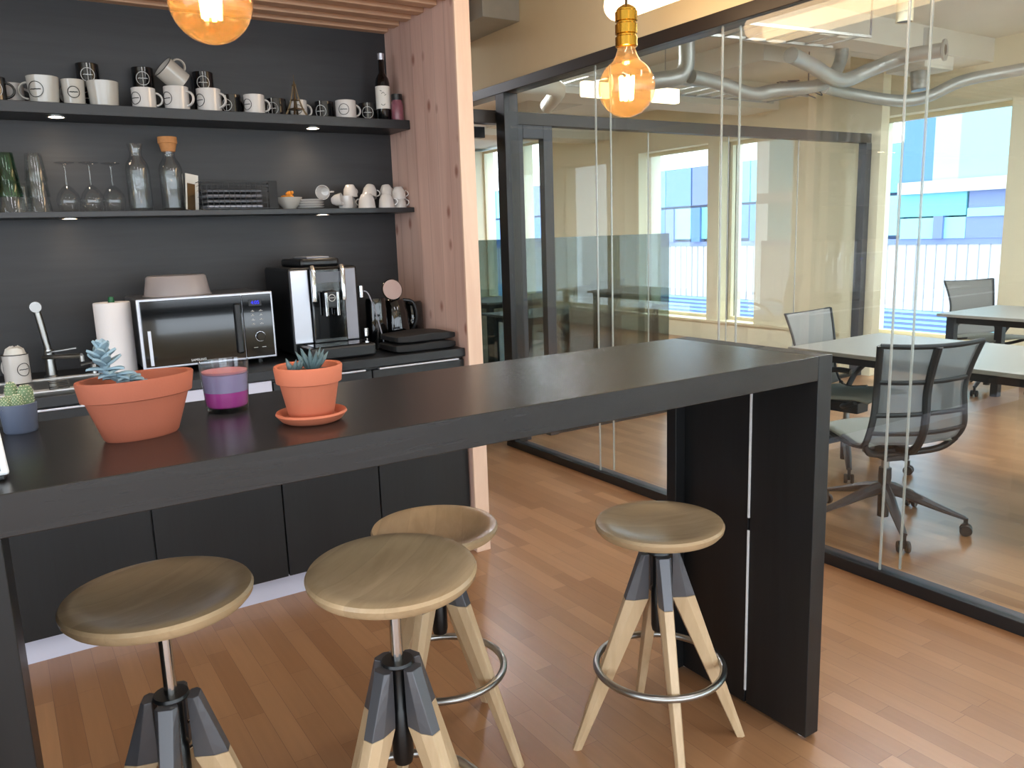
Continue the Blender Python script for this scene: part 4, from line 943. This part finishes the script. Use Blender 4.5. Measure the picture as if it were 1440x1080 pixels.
# low wing (seen through the middle windows), y about 19..30
for k, y in enumerate([15.6+1.55*i for i in range(20)]):
    fb('upper_panel', y+.03, y+1.52, 2.35, 3.9, ('fac_cyan', 'fac_cyan', 'fac_blue', 'fac_lav')[(k*3) % 4 if y > 20.5 else 0], .03)
    fb('glazing', y+.06, y+1.0, ZT+.3, 2.25, ('fac_cyan2', 'fac_blue', 'fac_cyan')[k % 3], .0)
    fb('pier', y+1.02, y+1.5, ZT+.18, 2.25, ('fac_lav', 'fac_blue')[k % 2], .08)
fb('lower_glazing', -12, 60, -4.2, ZB, 'fac_lav', -.1)
bm = BM()
for k in range(16): box(bm, (.05, -12, 6+ZB-.1-k*.16), (.19, 60, 6+ZB-.03-k*.16))
ob('louvres', bm, 'fac_cyan2', b1, smooth=False)
g = bx('street_ground', (8.3, -40, -6.1), (80, 80, -6), 'street'); tag(g, 'grey street ground far below the windows', 'street'); g['kind'] = 'structure'

# ================================================================= LIGHT
w = bpy.data.worlds.new('world'); scn.world = w; w.use_nodes = True; nt = w.node_tree; nt.nodes.clear()
bg = nt.nodes.new('ShaderNodeBackground'); o = nt.nodes.new('ShaderNodeOutputWorld'); nt.links.new(bg.outputs[0], o.inputs[0])
bg.inputs[0].default_value = (.80, .90, 1.0, 1); bg.inputs[1].default_value = 5.0
def area(name, loc, rot, sx, sy, e, col, portal=False):
    l = bpy.data.lights.new(name, 'AREA'); l.shape = 'RECTANGLE'; l.size = sx; l.size_y = sy; l.energy = e; l.color = col
    if portal: l.cycles.is_portal = True
    ob_ = bpy.data.objects.new(name, l); C.objects.link(ob_); ob_.location = loc; ob_.rotation_euler = rot; return ob_
zt = 2.47
for k, (w0, w1) in enumerate(wins): area('window_portal', (8.12, (w0+w1)/2, (zs+zt)/2), (0, PI/2, 0), zt-zs, w1-w0, 1, (1, 1, 1), True)
area('window_portal', (-3.35, -1.55, 1.55), (0, -PI/2, 0), 2.1, 5.9, 1, (1, 1, 1), True)
area('window_portal', (2.5, -4.55, 1.45), (PI/2, 0, 0), 11.4, 2.3, 1, (1, 1, 1), True)
# unseen fill panels under the ceiling, added to brighten office and lounge
def fill_panel(x, y, z, e, lab, L_=1.2, col='#f6f8ff'):
    t = thing('ceiling_fill_panel', lab, 'fill light', (x, y, z), 0, 'unseen ceiling fill panels')
    bx('housing', (-.12, -L_/2, -.02), (.12, L_/2, .03), 'cream_gloss', t, .004)
    m = bpy.data.materials.get('lum%g' % e) or EMIT('lum%g' % e, col, e)
    bx('diffuser', (-.105, -L_/2+.015, -.025), (.105, L_/2-.015, -.0201), m, t)
fill_panel(.4, .5, 2.9, 17, 'unseen fill panel added above the lounge floor in front of the bar'); fill_panel(2.0, .2, 2.9, 19, 'unseen fill panel added in the lounge beside the glass wall')
fill_panel(-1.2, 1.2, 2.9, 10, 'unseen fill panel added left of the bar')
fill_panel(4.4, 1.6, 2.9, 58, 'unseen fill panel added above the near office desk'); fill_panel(6.3, 1.6, 2.9, 58, 'unseen fill panel added above the window desk')
fill_panel(3.9, 5.9, 2.9, 95, 'unseen fill panel added just behind the glass partition corner'); fill_panel(3.95, 7.9, 2.9, 95, 'unseen fill panel added in the middle of the back room'); fill_panel(4.1, 10.4, 2.9, 95, 'unseen fill panel added at the far end of the back room')
fill_panel(4.9, 2.7, 2.9, 58, 'unseen fill panel added between the two office desks'); fill_panel(2.3, 6.6, 2.9, 60, 'unseen fill panel added in the passage behind the kitchen')
sd = bpy.data.lights.new('sun', 'SUN'); sd.energy = 5; sd.color = (1, .93, .82); sd.angle = .01
so = bpy.data.objects.new('sun', sd); C.objects.link(so); so.location = (12, 6, 12); so.rotation_euler = Vector((-.50, -.12, -.86)).to_track_quat('-Z', 'Y').to_euler()

scn.view_settings.view_transform = 'Standard'; scn.view_settings.look = 'None'; scn.view_settings.gamma = 1; scn.view_settings.use_curve_mapping = False
scn.view_settings.exposure = 0.15
cy = scn.cycles
try:
    cy.max_bounces = 12; cy.transparent_max_bounces = 24; cy.diffuse_bounces = 5; cy.glossy_bounces = 5; cy.sample_clamp_indirect = 6; cy.use_denoising = True
except Exception: pass
